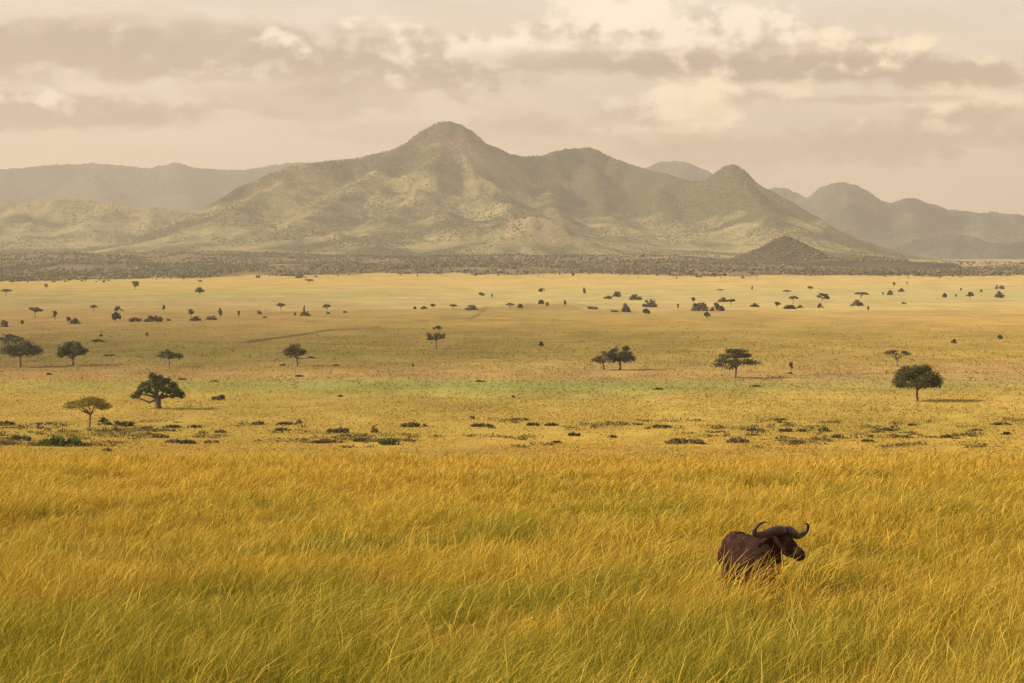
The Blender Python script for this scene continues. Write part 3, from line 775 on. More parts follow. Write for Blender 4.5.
big(169, 367, 33, 21, "dome", 9, (.075, .085, .036), "small open tree whose crown splits into two green lobes", "shade_tree", GT, clumps=leaner, fork=.36, trunk_r=.2, leaf=.3, dens=.8)
big(73, 366, 32, 26, "dome", 10, (.070, .084, .028), "compact round dark green tree next to the big grey green tree", "shade_tree", GT, n=34, fork=.25, trunk_r=.3, leaf=.32, dens=1.1)
big(20, 367, 44, 33, "dome", 12, (.080, .078, .040), "big grey green tree with broad ragged crown nearest the frame edge", "shade_tree", GT, n=34, fork=.30, trunk_r=.38, leaf=.34, dens=.5)
big(436, 349, 22, 22, "twotier", 13, (.07, .07, .035), "two tiered tree with a small tuft above its flat main crown", "acacia_tree", GT, n=18, fork=.36, trunk_r=.3, leaf=.36, dens=.9)

# far trees: a few shapes, then copies
def copy_tree(o, parent=None):
    c = o.copy(); col.objects.link(c)
    if parent: c.parent = parent
    for chd in o.children: copy_tree(chd, c)
    return c
PROTO = {}
def proto(key, fn):
    PROTO[key] = [fn(s) for s in (1, 2, 3, 4, 5)]
proto("acacia", lambda s: make_tree("acacia_tree", "umbrella", 10, 7, 40 + s, GREYG, n=14, fork=.5, trunk_r=.3, leaf=.7, dens=1.3, link=False, sides=5))
proto("round", lambda s: make_tree("round_tree", "dome", 10, 8, 50 + s, (.075, .07, .034), n=14, fork=.26, trunk_r=.35, leaf=.75, dens=1.8, link=False, sides=5))
proto("sapling", lambda s: make_tree("sapling", "sapling", 5, 8, 60 + s, MIDG, n=8, fork=.45, trunk_r=.25, leaf=.6, dens=1.6, link=False, sides=5))
proto("bush", lambda s: make_bush("bush", "bush", 10, 5, 70 + s, (.095, .092, .048), n=17, leaf=.55, dens=1.0, link=False))
proto("brown", lambda s: make_bush("bush", "bush", 10, 5, 80 + s, (.135, .11, .055), n=15, leaf=.55, dens=.85, link=False))
proto("grey", lambda s: make_bush("bush", "bush", 10, 5, 90 + s, (.11, .115, .078), n=18, leaf=.55, dens=1.0, link=False))
proto("green", lambda s: make_bush("bush", "bush", 10, 5, 100 + s, BGRN, n=14, leaf=.7, dens=1.6, link=False))
proto("mat", lambda s: make_bush("shrub", "mat", 10, 2, 110 + s, DKB, n=34, leaf=.24, dens=1.5, link=False))
proto("gmat", lambda s: make_bush("shrub", "mat", 10, 2, 120 + s, BGRN, n=24, leaf=.24, dens=2.4, link=False))
proto("omat", lambda s: make_bush("shrub", "mat", 10, 2, 130 + s, (.12, .105, .04), n=20, leaf=.24, dens=1.7, link=False))
proto("pink", lambda s: make_bush("shrub", "bush", 10, 7, 140 + s, PINK, n=14, leaf=.6, dens=1.2, link=False))
PSIZE = {"acacia": (10, 7), "round": (10, 8), "sapling": (5, 8), "bush": (10, 5), "brown": (10, 5), "grey": (10, 5), "green": (10, 5), "mat": (10, 2), "gmat": (10, 2), "omat": (10, 2), "pink": (10, 7)}
CAT = {"acacia": "tree", "round": "tree", "sapling": "tree", "bush": "bush", "brown": "bush", "grey": "bush", "green": "bush", "mat": "shrub", "gmat": "shrub", "omat": "shrub", "pink": "shrub"}
_cnt = [0]
def far_thing(key, px, py, wpx, hpx, label, group):
    i = _cnt[0]; _cnt[0] += 1
    src = PROTO[key][(i * 7 + i // 5) % 5]
    o = copy_tree(src)
    g = ground_at(px, py); s = g[1] / F
    pw, ph = PSIZE[key]
    o.location = g
    _ = 0; kx = wpx * s / pw; kz = hpx * s / ph
    o.scale = (kx, kx, kz)
    flip = key in ("mat", "gmat", "omat")
    o.rotation_euler = (0, 0, (math.pi if i % 2 else 0) if flip else (i * 2.399) % 6.283)
    tag(o, label, CAT[key], group)

GF = "trees and bushes dotted over the far plain"
FAR = [
 ("acacia", 35, 318, 14, 11, "flat grey acacia above and left of the compact round dark green tree"),
 ("sapling", 55, 320, 8, 9, "short mushroom shaped tree just right of a flat grey acacia"),
 ("round", 68, 324, 6, 8, "narrow upright bush touching a wider dark bush on its right"),
 ("bush", 75, 324, 11, 6, "wide dark bush touching a narrow upright bush on its left"),
 ("bush", 1, 327, 13, 8, "dark bush cut by the frame edge above the big grey green tree"),
 ("sapling", 22, 326, 5, 6, "tiny brown sapling between the edge bush and the flat grey acacia"),
 ("acacia", 94, 312, 7, 7, "small thin acacia on the way from mushroom shaped tree to dark heart shaped bush"),
 ("bush", 118, 311, 10, 5, "grey oval crown directly above the dark heart shaped bush"),
 ("round", 115, 322, 13, 10, "dark heart shaped bush narrowing to a pointed base"),
 ("brown", 135, 322, 13, 7, "faded grey bush between heart shaped bush and blocky dark bush"),
 ("bush", 153, 322, 18, 8, "blocky dark bush, widest of its row, above the small two lobed tree"),
 ("sapling", 164, 312, 5, 7, "slim sapling with green top right above the blocky dark bush"),
 ("brown", 168, 321, 6, 3, "low brown scrap of bush at the foot of the slim sapling"),
 ("sapling", 191, 318, 8, 9, "upright grey tree growing out of the back of a low dark bush"),
 ("bush", 195, 321, 13, 5, "low dark bush with an upright grey tree behind its left end"),
 ("brown", 211, 320, 13, 5, "flat reddish brown bush at the foot of a lollipop shaped tree"),
 ("sapling", 220, 319, 5, 9, "lollipop shaped tree beside a flat reddish brown bush"),
 ("sapling", 239, 318, 5, 7, "thin leaning wisp of a tree, palest of the row"),
 ("round", 135, 290, 9, 10, "rounded brown tree standing clear in the yellow grass below scrub belt"),
 ("round", 200, 295, 11, 8, "dark domed tree with a smaller crown floating above it in yellow grass"),
 ("acacia", 200, 284, 5, 4, "tiny acacia straight above the dark domed tree in yellow grass"),
 ("acacia", 6, 296, 11, 7, "flat acacia in the pale grass close to the frame edge"),
 ("sapling", 46, 289, 5, 5, "tiny yellowish sapling alone in the yellow strip"),
 ("round", 183, 279, 6, 5, "small round tree on the boundary of yellow grass and scrub belt"),
 ("bush", 258, 278, 5, 4, "single dark bush at the scrub edge, second along from round boundary tree"),
 ("bush", 301, 278, 11, 4, "long low dark bush at the scrub edge above a flat olive crown"),
 ("acacia", 309, 284, 10, 5, "flat olive crown in the yellow strip under the long scrub edge bush"),
 ("acacia", 281, 312, 9, 9, "faint thin acacia with a tall bent stem"),
 ("brown", 259, 314, 8, 4, "flat brown bush left of the faint thin acacia"),
 ("brown", 265, 318, 6, 2, "very low brown scrap below the flat brown bush"),
 ("sapling", 295, 317, 3, 5, "stub of a sapling between faint acacia and the spiky bush"),
 ("bush", 306, 316, 12, 5, "low dark green bush with a spike standing on it"),
 ("sapling", 304, 315, 3, 8, "grey spike of a young tree rising from low dark green bush"),
 ("acacia", 327, 313, 8, 9, "reddish grey acacia crown standing over a small dark bush"),
 ("bush", 328, 314, 5, 2.5, "small dark bush under the reddish grey acacia"),
 ("bush", 345, 313, 4, 3, "lone dark dot of a bush, last of the row before open grass"),
 ("bush", 415, 309, 3, 3, "smallest dark dot of the short row above the two tiered tree"),
 ("bush", 424, 309, 8, 3, "flat dark bush in the middle of the short row above two tiered tree"),
 ("round", 433, 308, 6, 5, "taller lopsided bush closing the short row above the two tiered tree"),
 ("acacia", 453, 310, 8, 6, "arched acacia with open space under its crown"),
 ("grey", 472, 310, 13, 6, "grey humped bush above the dark slanting trail"),
 ("round", 481, 297, 7, 5, "small brown round tree above the grey humped bush"),
 ("sapling", 492, 299, 3, 5, "thin faint sapling beside the small brown round tree"),
 ("acacia", 510, 310, 9, 7, "small dark acacia at the near end of the low scrubby rise"),
 ("green", 520, 308, 6, 5, "bright green round bush on the low scrubby rise"),
 ("bush", 541, 304, 6, 5, "dark bush on the very top of the low scrubby rise"),
 ("sapling", 547, 308, 4, 6, "dark sapling just below the bush topping the scrubby rise"),
 ("sapling", 565, 308, 4, 8, "pole like sapling with dark foot on the scrubby rise"),
 ("brown", 592, 309, 14, 3, "long flat brown bush trailing down the end of the scrubby rise"),
 ("round", 542, 293, 7, 5, "small flat brown tree in pale grass behind the scrubby rise"),
 ("sapling", 584, 296, 4, 7, "dark upright sapling alone in pale grass behind the rise"),
 ("grey", 617, 297, 10, 7, "squarish grey crown with a smaller slanting one beside it"),
 ("brown", 608, 299, 8, 5, "slanting thin bush beside the squarish grey crown"),
 ("grey", 625, 312, 12, 9, "tall grey brown bush with a low tail of scrub"),
 ("brown", 614, 312, 10, 2.5, "low tail of scrub leading to the tall grey brown bush"),
 ("grey", 636, 300, 13, 6, "grey crown at the upper end of the stepped clump of three"),
 ("grey", 650, 307, 15, 9, "largest grey crown in the middle of the stepped clump of three"),
 ("round", 646, 316, 8, 8, "lowest tree of the stepped clump of three, with brown stem"),
 ("sapling", 678, 311, 3, 7, "dark hourglass sapling halfway to the grey green thicket"),
 ("sapling", 693, 303, 5, 6, "small brown tree just above the grey green thicket"),
 ("grey", 700, 311, 20, 10, "broad grey green bush, widest part of the thicket"),
 ("grey", 717, 311, 15, 9, "rounded bluish bush adjoining the broad grey green bush"),
 ("grey", 723, 302, 10, 5, "paler crown rising behind the thicket"),
 ("acacia", 731, 306, 10, 7, "flat crown hanging off the far end of the thicket"),
 ("round", 707, 319, 7, 8, "triangular brown tree standing in front of the thicket"),
 ("acacia", 720, 292, 7, 3, "flat green sliver of a crown above the thicket"),
 ("sapling", 752, 291, 3, 4, "tiny sapling in pale grass above a spreading olive bush"),
 ("green", 755, 307, 10, 4, "spreading olive bush between the thicket and the loose tree cluster"),
 ("round", 777, 308, 7, 7, "faint brown tree opening the loose cluster"),
 ("acacia", 793, 304, 10, 8, "green grey umbrella tree rising from middle of the loose cluster"),
 ("bush", 790, 309, 12, 5, "dark bush at the foot of the green grey umbrella tree"),
 ("bush", 800, 308, 7, 3, "low dark bush closing the loose cluster"),
 ("acacia", 787, 294, 9, 4, "pale flat crown over the loose cluster"),
 ("acacia", 810, 292, 6, 6, "small brown acacia between loose cluster and mound shaped purple crown"),
 ("round", 822, 301, 14, 8, "purplish mound shaped crown with drawn out sides"),
 ("bush", 820, 308, 7, 5, "small round brown bush under the purplish mound shaped crown"),
 ("acacia", 861, 299, 15, 7, "long flat topped green crown stacked over a grey bush"),
 ("grey", 857, 306, 14, 7, "oblong grey bush stacked under a long flat green crown"),
 ("sapling", 868, 312, 3, 6, "upright dark stub right below the oblong grey bush"),
 ("sapling", 883, 296, 2.5, 4, "tiny dark upright stem left of two small dark crowns"),
 ("bush", 890, 295, 7, 5, "dark low crown nearer of two small dark crowns"),
 ("sapling", 894, 287, 4, 5, "small upright tree standing over the two small dark crowns"),
 ("bush", 901, 292, 7, 4, "dark crown farther of two small dark crowns"),
 ("sapling", 907, 285, 3, 3, "dot of a tree highest in this group under the scrub belt"),
 ("brown", 904, 304, 5, 3, "low brown dome alone below the two small dark crowns"),
 ("round", 945, 299, 6, 6, "small dark round tree in the greenish grass strip"),
 ("sapling", 956, 298, 2.5, 4, "faint wisp between two round trees of the greenish strip"),
 ("sapling", 961, 292, 2.5, 4, "faint green wisp above the greenish strip"),
 ("round", 970, 299, 8, 8, "grey round tree, largest in the greenish grass strip"),
 ("bush", 981, 292, 3, 3, "dark dot of a bush above the largest tree of greenish strip"),
 ("bush", 999, 289, 10, 4, "flat dark crown floating above an oval dark bush"),
 ("bush", 1000, 298, 11, 7, "oval dark bush under a flat dark crown close to frame edge"),
 ("bush", 699, 277.5, 7, 3, "low dark scrub edge bush beside a taller dark clump"),
 ("round", 714, 278, 6, 6, "tall dark clump standing at the scrub edge below the mountain"),
 ("round", 573, 277, 4, 4, "single dark tree at the scrub edge under the mountain saddle"),
 ("round", 899, 277, 4, 4, "single dark bush at the scrub edge beyond the cone hill"),
 ("round", 541, 349, 6, 8, "dark upright bush standing alone on bare plain left of touching pair"),
 ("round", 954, 346, 6, 8, "dark upright bush alone on the slope above dense dome crowned tree"),
 ("round", 1000, 341, 6, 7, "small reddish brown bush alone near the frame edge"),
 ("sapling", 791, 372, 7, 10, "little round headed sapling right of the wide layered tree"),
 ("bush", 790, 374, 8, 2, "low dark mat around the foot of the round headed sapling"),
 ("sapling", 147, 338, 5, 5, "tiny dark sapling above the small two lobed tree"),
 ("sapling", 413, 368, 3, 4, "tiny dark stub at the edge of the pinkish tan strip"),
 ("bush", 283, 366, 7, 2.5, "flat dark bush at the left foot of the dark rounded tree"),
 ("bush", 336, 366, 9, 2, "flat dark bush right of the dark rounded tree"),
 ("bush", 98, 342, 16, 3, "long flat dark bush with a peak, above the compact round tree"),
 ("sapling", 101, 338, 6, 4, "peak shaped tuft on the long flat dark bush"),
 ("bush", 12, 341, 28, 7, "broken dark hedge of bushes behind the big grey green tree"),
 ("bush", 110, 356, 12, 2, "thin dark mat of scrub right of the compact round tree"),
 ("brown", 218, 400, 14, 8, "round brown bush alone right of the gnarled spreading tree"),
]
for q in FAR: far_thing(*q, GF)

GS = "low shrubs on the golden flat behind the tall grass"
SHR = [
 ("gmat", 62, 446, 54, 11, "widest green shrub mat, below and left of the flat topped acacia"),
 ("green", 122, 426, 24, 8, "dark green shrub close behind the flat topped acacia"),
 ("bush", 104, 425, 14, 8, "greyish rounded shrub at the trunk of the flat topped acacia"),
 ("pink", 40, 429, 10, 8, "pinkish grey bare shrub standing alone left of the flat topped acacia"),
 ("mat", 6, 425, 20, 5, "flat dark shrub at the frame edge left of the pinkish shrub"),
 ("omat", 20, 441, 26, 9, "olive shrub with a raised top just left of widest green mat"),
 ("mat", 107, 452, 11, 5, "short dark shrub nearest the tall grass, right of widest green mat"),
 ("gmat", 388, 445, 26, 8, "bright green shrub, greenest of the middle patch"),
 ("mat", 338, 433, 26, 7, "long dark shrub topping the middle patch"),
 ("brown", 374, 433, 9, 8, "round brown shrub above the bright green shrub"),
 ("mat", 360, 442, 16, 6, "dark arched shrub between round brown and long dark shrubs"),
 ("mat", 326, 443, 36, 4, "low dark streak of shrub along the foot of the middle patch"),
 ("mat", 414, 427, 28, 6, "dark shrub with a peaked middle, right of the middle patch"),
 ("mat", 482, 427, 24, 5, "long dark shrub bar, centre of the golden flat"),
 ("round", 472, 420, 6, 4, "tiny dark tuft above the long dark shrub bar"),
 ("mat", 533, 426, 14, 5, "compact black looking shrub right of the long dark bar"),
 ("mat", 551, 426, 16, 4, "thin dark shrub beside the compact black looking one"),
 ("mat", 574, 436, 15, 5, "short dark shrub lying lowest under the touching pair of trees"),
 ("mat", 556, 443, 12, 3, "small flat shrub near the tall grass, centre of the photo"),
 ("mat", 612, 438, 10, 4, "small dark shrub left of the long broken row"),
 ("mat", 660, 428, 28, 4, "dark broken shrub row below the touching pair and layered tree"),
 ("omat", 686, 444, 44, 8, "long olive and dark shrub mat near the tall grass below layered tree"),
 ("omat", 738, 443, 26, 7, "olive shrub mat continuing right of the long olive and dark one"),
 ("mat", 756, 431, 20, 4, "thin brown shrub bar under the wide layered tree"),
 ("mat", 786, 432, 16, 5, "dark shrub right of the thin brown bar"),
 ("mat", 802, 432, 11, 4, "small dark shrub second along from the thin brown bar"),
 ("omat", 824, 432, 12, 7, "olive peaked shrub halfway to the dense dome crowned tree"),
 ("mat", 796, 443, 18, 4, "dark low shrub nearest the tall grass above the buffalo"),
 ("mat", 838, 438, 14, 5, "dark shrub below the olive peaked shrub"),
 ("mat", 868, 442, 14, 4, "dark shrub below and left of the dense dome crowned tree"),
 ("mat", 888, 431, 20, 4, "flat dark shrub straight below the dense dome crowned tree"),
 ("mat", 912, 426, 10, 3, "small flat shrub right below the reddish trunk"),
 ("mat", 946, 438, 14, 4, "brownish shrub right of the dense dome crowned tree, low down"),
 ("omat", 1000, 425, 22, 4, "thin green shrub streak close to the frame edge"),
 ("mat", 1006, 435, 12, 4, "reddish brown shrub under the thin green streak"),
 ("omat", 976, 431, 14, 3, "faint olive shrub left of the reddish brown shrub"),
 ("mat", 172, 428, 20, 4, "dark shrub bar straight below the gnarled tree"),
 ("mat", 194, 428, 15, 4, "dark shrub bar second from gnarled tree trunk"),
 ("omat", 160, 438, 20, 5, "olive shrub streak under the dark bars of the gnarled tree"),
 ("mat", 188, 444, 18, 6, "dark humped shrub nearest the tall grass below the gnarled tree"),
 ("omat", 175, 443, 22, 5, "olive shrub touching the dark humped shrub"),
 ("omat", 212, 443, 20, 4, "faint olive shrub trailing right of the dark humped shrub"),
 ("mat", 258, 425, 14, 5, "dark shrub starting the row below the dark rounded tree"),
 ("mat", 286, 425, 22, 4, "long dark shrub in the row below the dark rounded tree"),
 ("brown", 299, 424, 6, 6, "upright brown tuft closing the row below the dark rounded tree"),
 ("mat", 282, 431, 18, 4, "dark shrub second row below the dark rounded tree"),
 ("omat", 220, 433, 14, 5, "small olive shrub between gnarled tree and middle patch"),
 ("mat", 49, 375, 6, 3, "tiny dark shrub on the tan strip under the two left trees"),
 ("mat", 299, 377, 10, 3, "small dark mound on the tan strip under the dark rounded tree"),
 ("mat", 182, 380, 10, 2.5, "flat dark shrub on the green strip behind the gnarled tree"),
 ("mat", 214, 382, 10, 2.5, "flat dark shrub on the green strip above the round brown bush"),
 ("mat", 480, 382, 11, 2.5, "lone flat shrub on the green strip in the centre"),
 ("mat", 658, 390, 12, 3, "flat olive shrub at the lower edge of the green strip"),
 ("mat", 755, 387, 12, 3, "flat dark shrub under the wide layered tree"),
 ("round", 513, 399, 4, 4, "tiny dark ball of a shrub on bare golden grass"),
 ("mat", 340, 397, 6, 3, "tiny peaked shrub under the green strip"),
]
for q in SHR: far_thing(*q, GS)

# low weedy ground cover between the shrubs
n = 1700
row = 420 + 29 * rng.random(n); yy = 72000 / (row - HOR); xx = (rng.random(n) - .5) * 2 * .27 * yy
m = fbm(xx / 11, yy / 9, 3, 600) + .06 * np.exp(-((row - 436) / 8) ** 2) + (rng.random(n) - .5) * .16
keep = m > .66
xx, yy = xx[keep], yy[keep]
Vs, Cs = [], []
for a, b in zip(xx, yy):
    k = int(14 + 26 * rng.random()); wd = .5 + 1.1 * rng.random() ** 2; ht = .2 + .5 * rng.random()
    p = rng.normal(size=(k, 3)) * np.array([wd, wd * .45, 0]) + np.array([a, b, float(H(a, b))]); p[:, 2] += rng.random(k) * ht
    u = rng.normal(size=(k, 3)); u /= np.linalg.norm(u, axis=1)[:, None]; v = np.cross(u, rng.normal(size=(k, 3))); v /= np.linalg.norm(v, axis=1)[:, None]
    u *= .22; v *= .16
    Vs.append(np.stack([p - u, p - v, p + u, p + v], 1).reshape(-1, 3))
    cc = np.array([[.13, .095, .03], [.20, .15, .045], [.15, .13, .035]])[rng.integers(0, 3)] * (.8 + .5 * rng.random((k, 1)))
    Cs.append(np.repeat(cc, 4, 0))
V = np.concatenate(Vs)
tag(mesh_from("weeds", V, np.arange(len(V)).reshape(-1, 4), MAT_SCRUB, False, np.concatenate(Cs)), kind="stuff")

# ------------------------------------------------------------------ the buffalo
def hide_mat(name, c1, c2, rough=.6, scale=9.0, bump=.4):
    m, nt, out = new_mat(name); L = nt.links.new
    tc = N(nt, "ShaderNodeTexCoord")
    n1 = N(nt, "ShaderNodeTexNoise", i_Scale=scale, i_Detail=6.0, i_Roughness=.7); L(tc.outputs["Object"], n1.inputs["Vector"])
    n2 = N(nt, "ShaderNodeTexNoise", i_Scale=2.2, i_Detail=3.0); L(tc.outputs["Object"], n2.inputs["Vector"])
    f = mathn(nt, "MULTIPLY_ADD", mathn(nt, "ADD", n1.outputs["Fac"], n2.outputs["Fac"]), 1.6, -1.1)
    cl = N(nt, "ShaderNodeClamp"); L(f, cl.inputs[0])
    c = mixc(nt, cl.outputs[0], c1, c2)
    if rough > .6:                         # dried mud and worn hair
        n3 = N(nt, "ShaderNodeTexNoise", i_Scale=5.0, i_Detail=7.0, i_Roughness=.75); L(tc.outputs["Object"], n3.inputs["Vector"])
        r3 = N(nt, "ShaderNodeMapRange"); r3.inputs[1].default_value = .54; r3.inputs[2].default_value = .68; r3.inputs[4].default_value = .7; L(n3.outputs["Fac"], r3.inputs[0])
        c = mixc(nt, r3.outputs[0], c, (.12, .062, .036))
    b = N(nt, "ShaderNodeBump", i_Strength=bump, i_Distance=.02); L(n1.outputs["Fac"], b.inputs["Height"])
    p = N(nt, "ShaderNodeBsdfPrincipled", i_Roughness=rough); p.inputs["Specular IOR Level"].default_value = .10 if rough > .6 else .3; L(c, p.inputs["Base Color"]); L(b.outputs[0], p.inputs["Normal"])
    L(p.outputs[0], out.inputs["Surface"])
    return m
MAT_HIDE = hide_mat("dark_brown_hide", (.006, .0035, .0027), (.042, .016, .009), .9, 7., 1.0)
MAT_HORN = hide_mat("horn", (.022, .011, .009), (.070, .036, .028), .5, 20.)
MAT_NOSE = hide_mat("wet_nose", (.010, .008, .008), (.02, .016, .015), .25, 30.)
MAT_EYE = hide_mat("eye_black", (.006, .005, .005), (.01, .008, .008), .08, 5., 0.)

def ellipsoid(bm, c, r, rot=None):
    mt = Matrix.Translation(c) @ (rot.to_4x4() if rot else Matrix()) @ Matrix.Diagonal((*r, 1))
    bmesh.ops.create_uvsphere(bm, u_segments=20, v_segments=12, radius=1, matrix=mt)
def limb(bm, pts):
    path = [p[:3] for p in pts]; rad = [p[3] for p in pts]
    v, f = tube(path, rad, 12)
    vs = [bm.verts.new(x) for x in v]
    for q in f: bm.faces.new([vs[i] for i in q])
    bm.faces.new([vs[i] for i in range(11, -1, -1)]); bm.faces.new([vs[len(v) - 12 + i] for i in range(12)])
    for p, r in zip(path, rad): ellipsoid(bm, p, (r, r, r))

buf = bpy.data.objects.new("buffalo", None); col.objects.link(buf)
bm = bmesh.new()
ellipsoid(bm, (-.10, 0, .97), (.84, .40, .43)); ellipsoid(bm, (.42, 0, 1.0), (.44, .37, .47)); ellipsoid(bm, (.34, 0, 1.27), (.40, .19, .19))
ellipsoid(bm, (-.66, 0, 1.06), (.40, .35, .36)); ellipsoid(bm, (-.2, 0, 1.28), (.7, .2, .13)); ellipsoid(bm, (-.15, 0, .80), (.6, .34, .32))
ellipsoid(bm, (.66, 0, .86), (.22, .22, .32))
HY = R(24)                                  # the head is turned to the animal's left
hp = Vector((.87, .11, 1.51))
HS = 1.15               # poll
limb(bm, [(.36, 0, 1.12, .35), (.58, .02, 1.23, .31), (.75, .06, 1.36, .25), (.86, .085, 1.46, .20)])
hr = Matrix.Rotation(HY, 3, 'Z') @ Matrix.Rotation(R(24), 3, 'Y') @ Matrix.Rotation(R(-7), 3, 'X')
def hpnt(f, l, u): return hp + hr @ Vector((f, l, u)) * HS
def hl(f, l, u, r): return (*hpnt(f, l, u), r * HS)
limb(bm, [hl(-.04, 0, -.02, .175), hl(.10, 0, -.01, .165), hl(.24, 0, -.03, .135), hl(.38, 0, -.045, .11), hl(.50, 0, -.05, .108)])
ellipsoid(bm, hpnt(.04, 0, .03), (.15, .17, .13), hr); ellipsoid(bm, hpnt(.49, 0, -.05), (.10, .125, .105), hr); ellipsoid(bm, hpnt(.22, 0, -.13), (.25, .085, .08), hr)
for s in (-1, 1):
    ellipsoid(bm, hpnt(.16, s * .115, .045), (.05, .04, .04), hr)
    # drooping fringed ear under the horn
    limb(bm, [hl(-.02, s * .15, -.03, .045), hl(-.04, s * .26, -.09, .055), hl(-.05, s * .36, -.17, .045), hl(-.05, s * .40, -.21, .015)])
    # legs
    limb(bm, [(.46, s * .20, .95, .20), (.46, s * .21, .70, .145), (.48, s * .21, .44, .082), (.48, s * .21, .16, .060), (.50, s * .21, .05, .075)])
    limb(bm, [(-.66, s * .20, .95, .25), (-.58, s * .22, .68, .17), (-.82, s * .20, .45, .082), (-.78, s * .20, .14, .058), (-.75, s * .20, .05, .075)])
limb(bm, [(-1.02, 0, 1.20, .05), (-1.08, 0, 1.0, .032), (-1.09, .02, .7, .025), (-1.08, .03, .48, .045)])
me = bpy.data.meshes.new("tmp"); bm.to_mesh(me); bm.free()
tmp = bpy.data.objects.new("tmp", me); col.objects.link(tmp)
rm = tmp.modifiers.new("r", "REMESH"); rm.mode = "VOXEL"; rm.voxel_size = .02
sm = tmp.modifiers.new("s", "SMOOTH"); sm.factor = .5; sm.iterations = 6
dg = bpy.context.evaluated_depsgraph_get()
bme = bpy.data.meshes.new_from_object(tmp.evaluated_get(dg))
bpy.data.objects.remove(tmp)
_co = np.empty(len(bme.vertices) * 3, np.float32); bme.vertices.foreach_get("co", _co); _co = _co.reshape(-1, 3)
_no = np.empty(len(bme.vertices) * 3, np.float32); bme.vertices.foreach_get("normal", _no); _no = _no.reshape(-1, 3)
_d = (fbm(_co[:, 0] * 16 + _co[:, 1] * 9, _co[:, 2] * 10 + _co[:, 1] * 13, 3, 900) - .5) * .035 + (fbm(_co[:, 0] * 5, _co[:, 2] * 5 + _co[:, 1] * 4, 2, 910) - .5) * .03
_d *= np.where(_co[:, 0] > .95, .35, 1.0)
bme.vertices.foreach_set("co", (_co + _no * _d[:, None]).ravel().astype(np.float32)); bme.update()
bme.name = "body"; bme.materials.clear(); bme.materials.append(MAT_HIDE)
bme.polygons.foreach_set("use_smooth", [True] * len(bme.polygons))
body = bpy.data.objects.new("body", bme); col.objects.link(body); body.parent = buf
for s in (-1, 1):
    pts = [(.05, .015, .13, .075), (.04, .12, .135, .088), (.02, .25, .10, .082), (.0, .40, .035, .070), (-.02, .52, .02, .058), (-.02, .60, .06, .048), (-.01, .625, .14, .040), (.0, .595, .215, .030), (.01, .525, .262, .019), (.02, .45, .272, .006)]
    path = [hpnt(a, s * b * 1.20, c) for a, b, c, r in pts]
    # smooth the curve
    pp, rr_ = [], []
    for i in range(len(path) - 1):
        p0, p1, p2, p3 = path[max(i - 1, 0)], path[i], path[i + 1], path[min(i + 2, len(path) - 1)]
        for t in (0, .25, .5, .75):
            pp.append(.5 * (2 * p1 + (p2 - p0) * t + (2 * p0 - 5 * p1 + 4 * p2 - p3) * t * t + (3 * p1 - p0 - 3 * p2 + p3) * t ** 3)); rr_.append(HS * (.98 - .26 * i / 9) * (pts[i][3] * (1 - t) + pts[i + 1][3] * t))
    pp.append(path[-1]); rr_.append(pts[-1][3])
    v, f = tube(pp, rr_, 12)
    mesh_from("horn", v, f, MAT_HORN, True, parent=buf)
    b2 = bmesh.new(); ellipsoid(b2, hpnt(.175, s * .137, .055), (.024, .022, .022))
    e_ = bpy.data.meshes.new("eye"); b2.to_mesh(e_); b2.free(); e_.materials.append(MAT_EYE)
    for p in e_.polygons: p.use_smooth = True
    eo = bpy.data.objects.new("eye", e_); col.objects.link(eo); eo.parent = buf
b2 = bmesh.new(); ellipsoid(b2, hpnt(.565, 0, -.03), (.045, .085, .062), hr)
e_ = bpy.data.meshes.new("nose"); b2.to_mesh(e_); b2.free(); e_.materials.append(MAT_NOSE)
for p in e_.polygons: p.use_smooth = True
eo = bpy.data.objects.new("nose", e_); col.objects.link(eo); eo.parent = buf
buf.location = (BUF[0], BUF[1], BUF[2] - .02); buf.rotation_euler = (0, 0, BYAW); buf.scale = (1, 1, 1.04)
tag(buf, "dark brown horned buffalo standing half hidden in tall golden grass", "buffalo")

# ------------------------------------------------------------------ air
x0, x1, ya, yb, za, zb = -9400., 9400., -200., 20500., -8., 1050.
v = np.array([[x, y, z] for x in (x0, x1) for y in (ya, yb) for z in (za, zb)])
f = np.array([[0, 1, 3, 2], [4, 6, 7, 5], [0, 4, 5, 1], [2, 3, 7, 6], [0, 2, 6, 4], [1, 5, 7, 3]])
m, nt, out = new_mat("haze_air")
pv = N(nt, "ShaderNodeVolumePrincipled")
pv.inputs["Color"].default_value = (.815, .73, .61, 1); pv.inputs["Density"].default_value = 7.2e-5; pv.inputs["Anisotropy"].default_value = .15
nt.links.new(pv.outputs[0], out.inputs["Volume"])
haze = mesh_from("haze", v, f, m); tag(haze, kind="stuff")

# ------------------------------------------------------------------ sun and sky
SUN_EL = R(31.0)
sd = Vector((-1.0, -.10, 0)).normalized()
to_sun = Vector((sd.x * math.cos(SUN_EL), sd.y * math.cos(SUN_EL), math.sin(SUN_EL)))
ld = bpy.data.lights.new("sun", "SUN"); ld.energy = 3.5; ld.angle = R(.5); ld.color = (1.0, .86, .67)
lo = bpy.data.objects.new("sun", ld); col.objects.link(lo); lo.rotation_euler = to_sun.to_track_quat('Z', 'Y').to_euler(); lo.location = (-200, -60, 200)

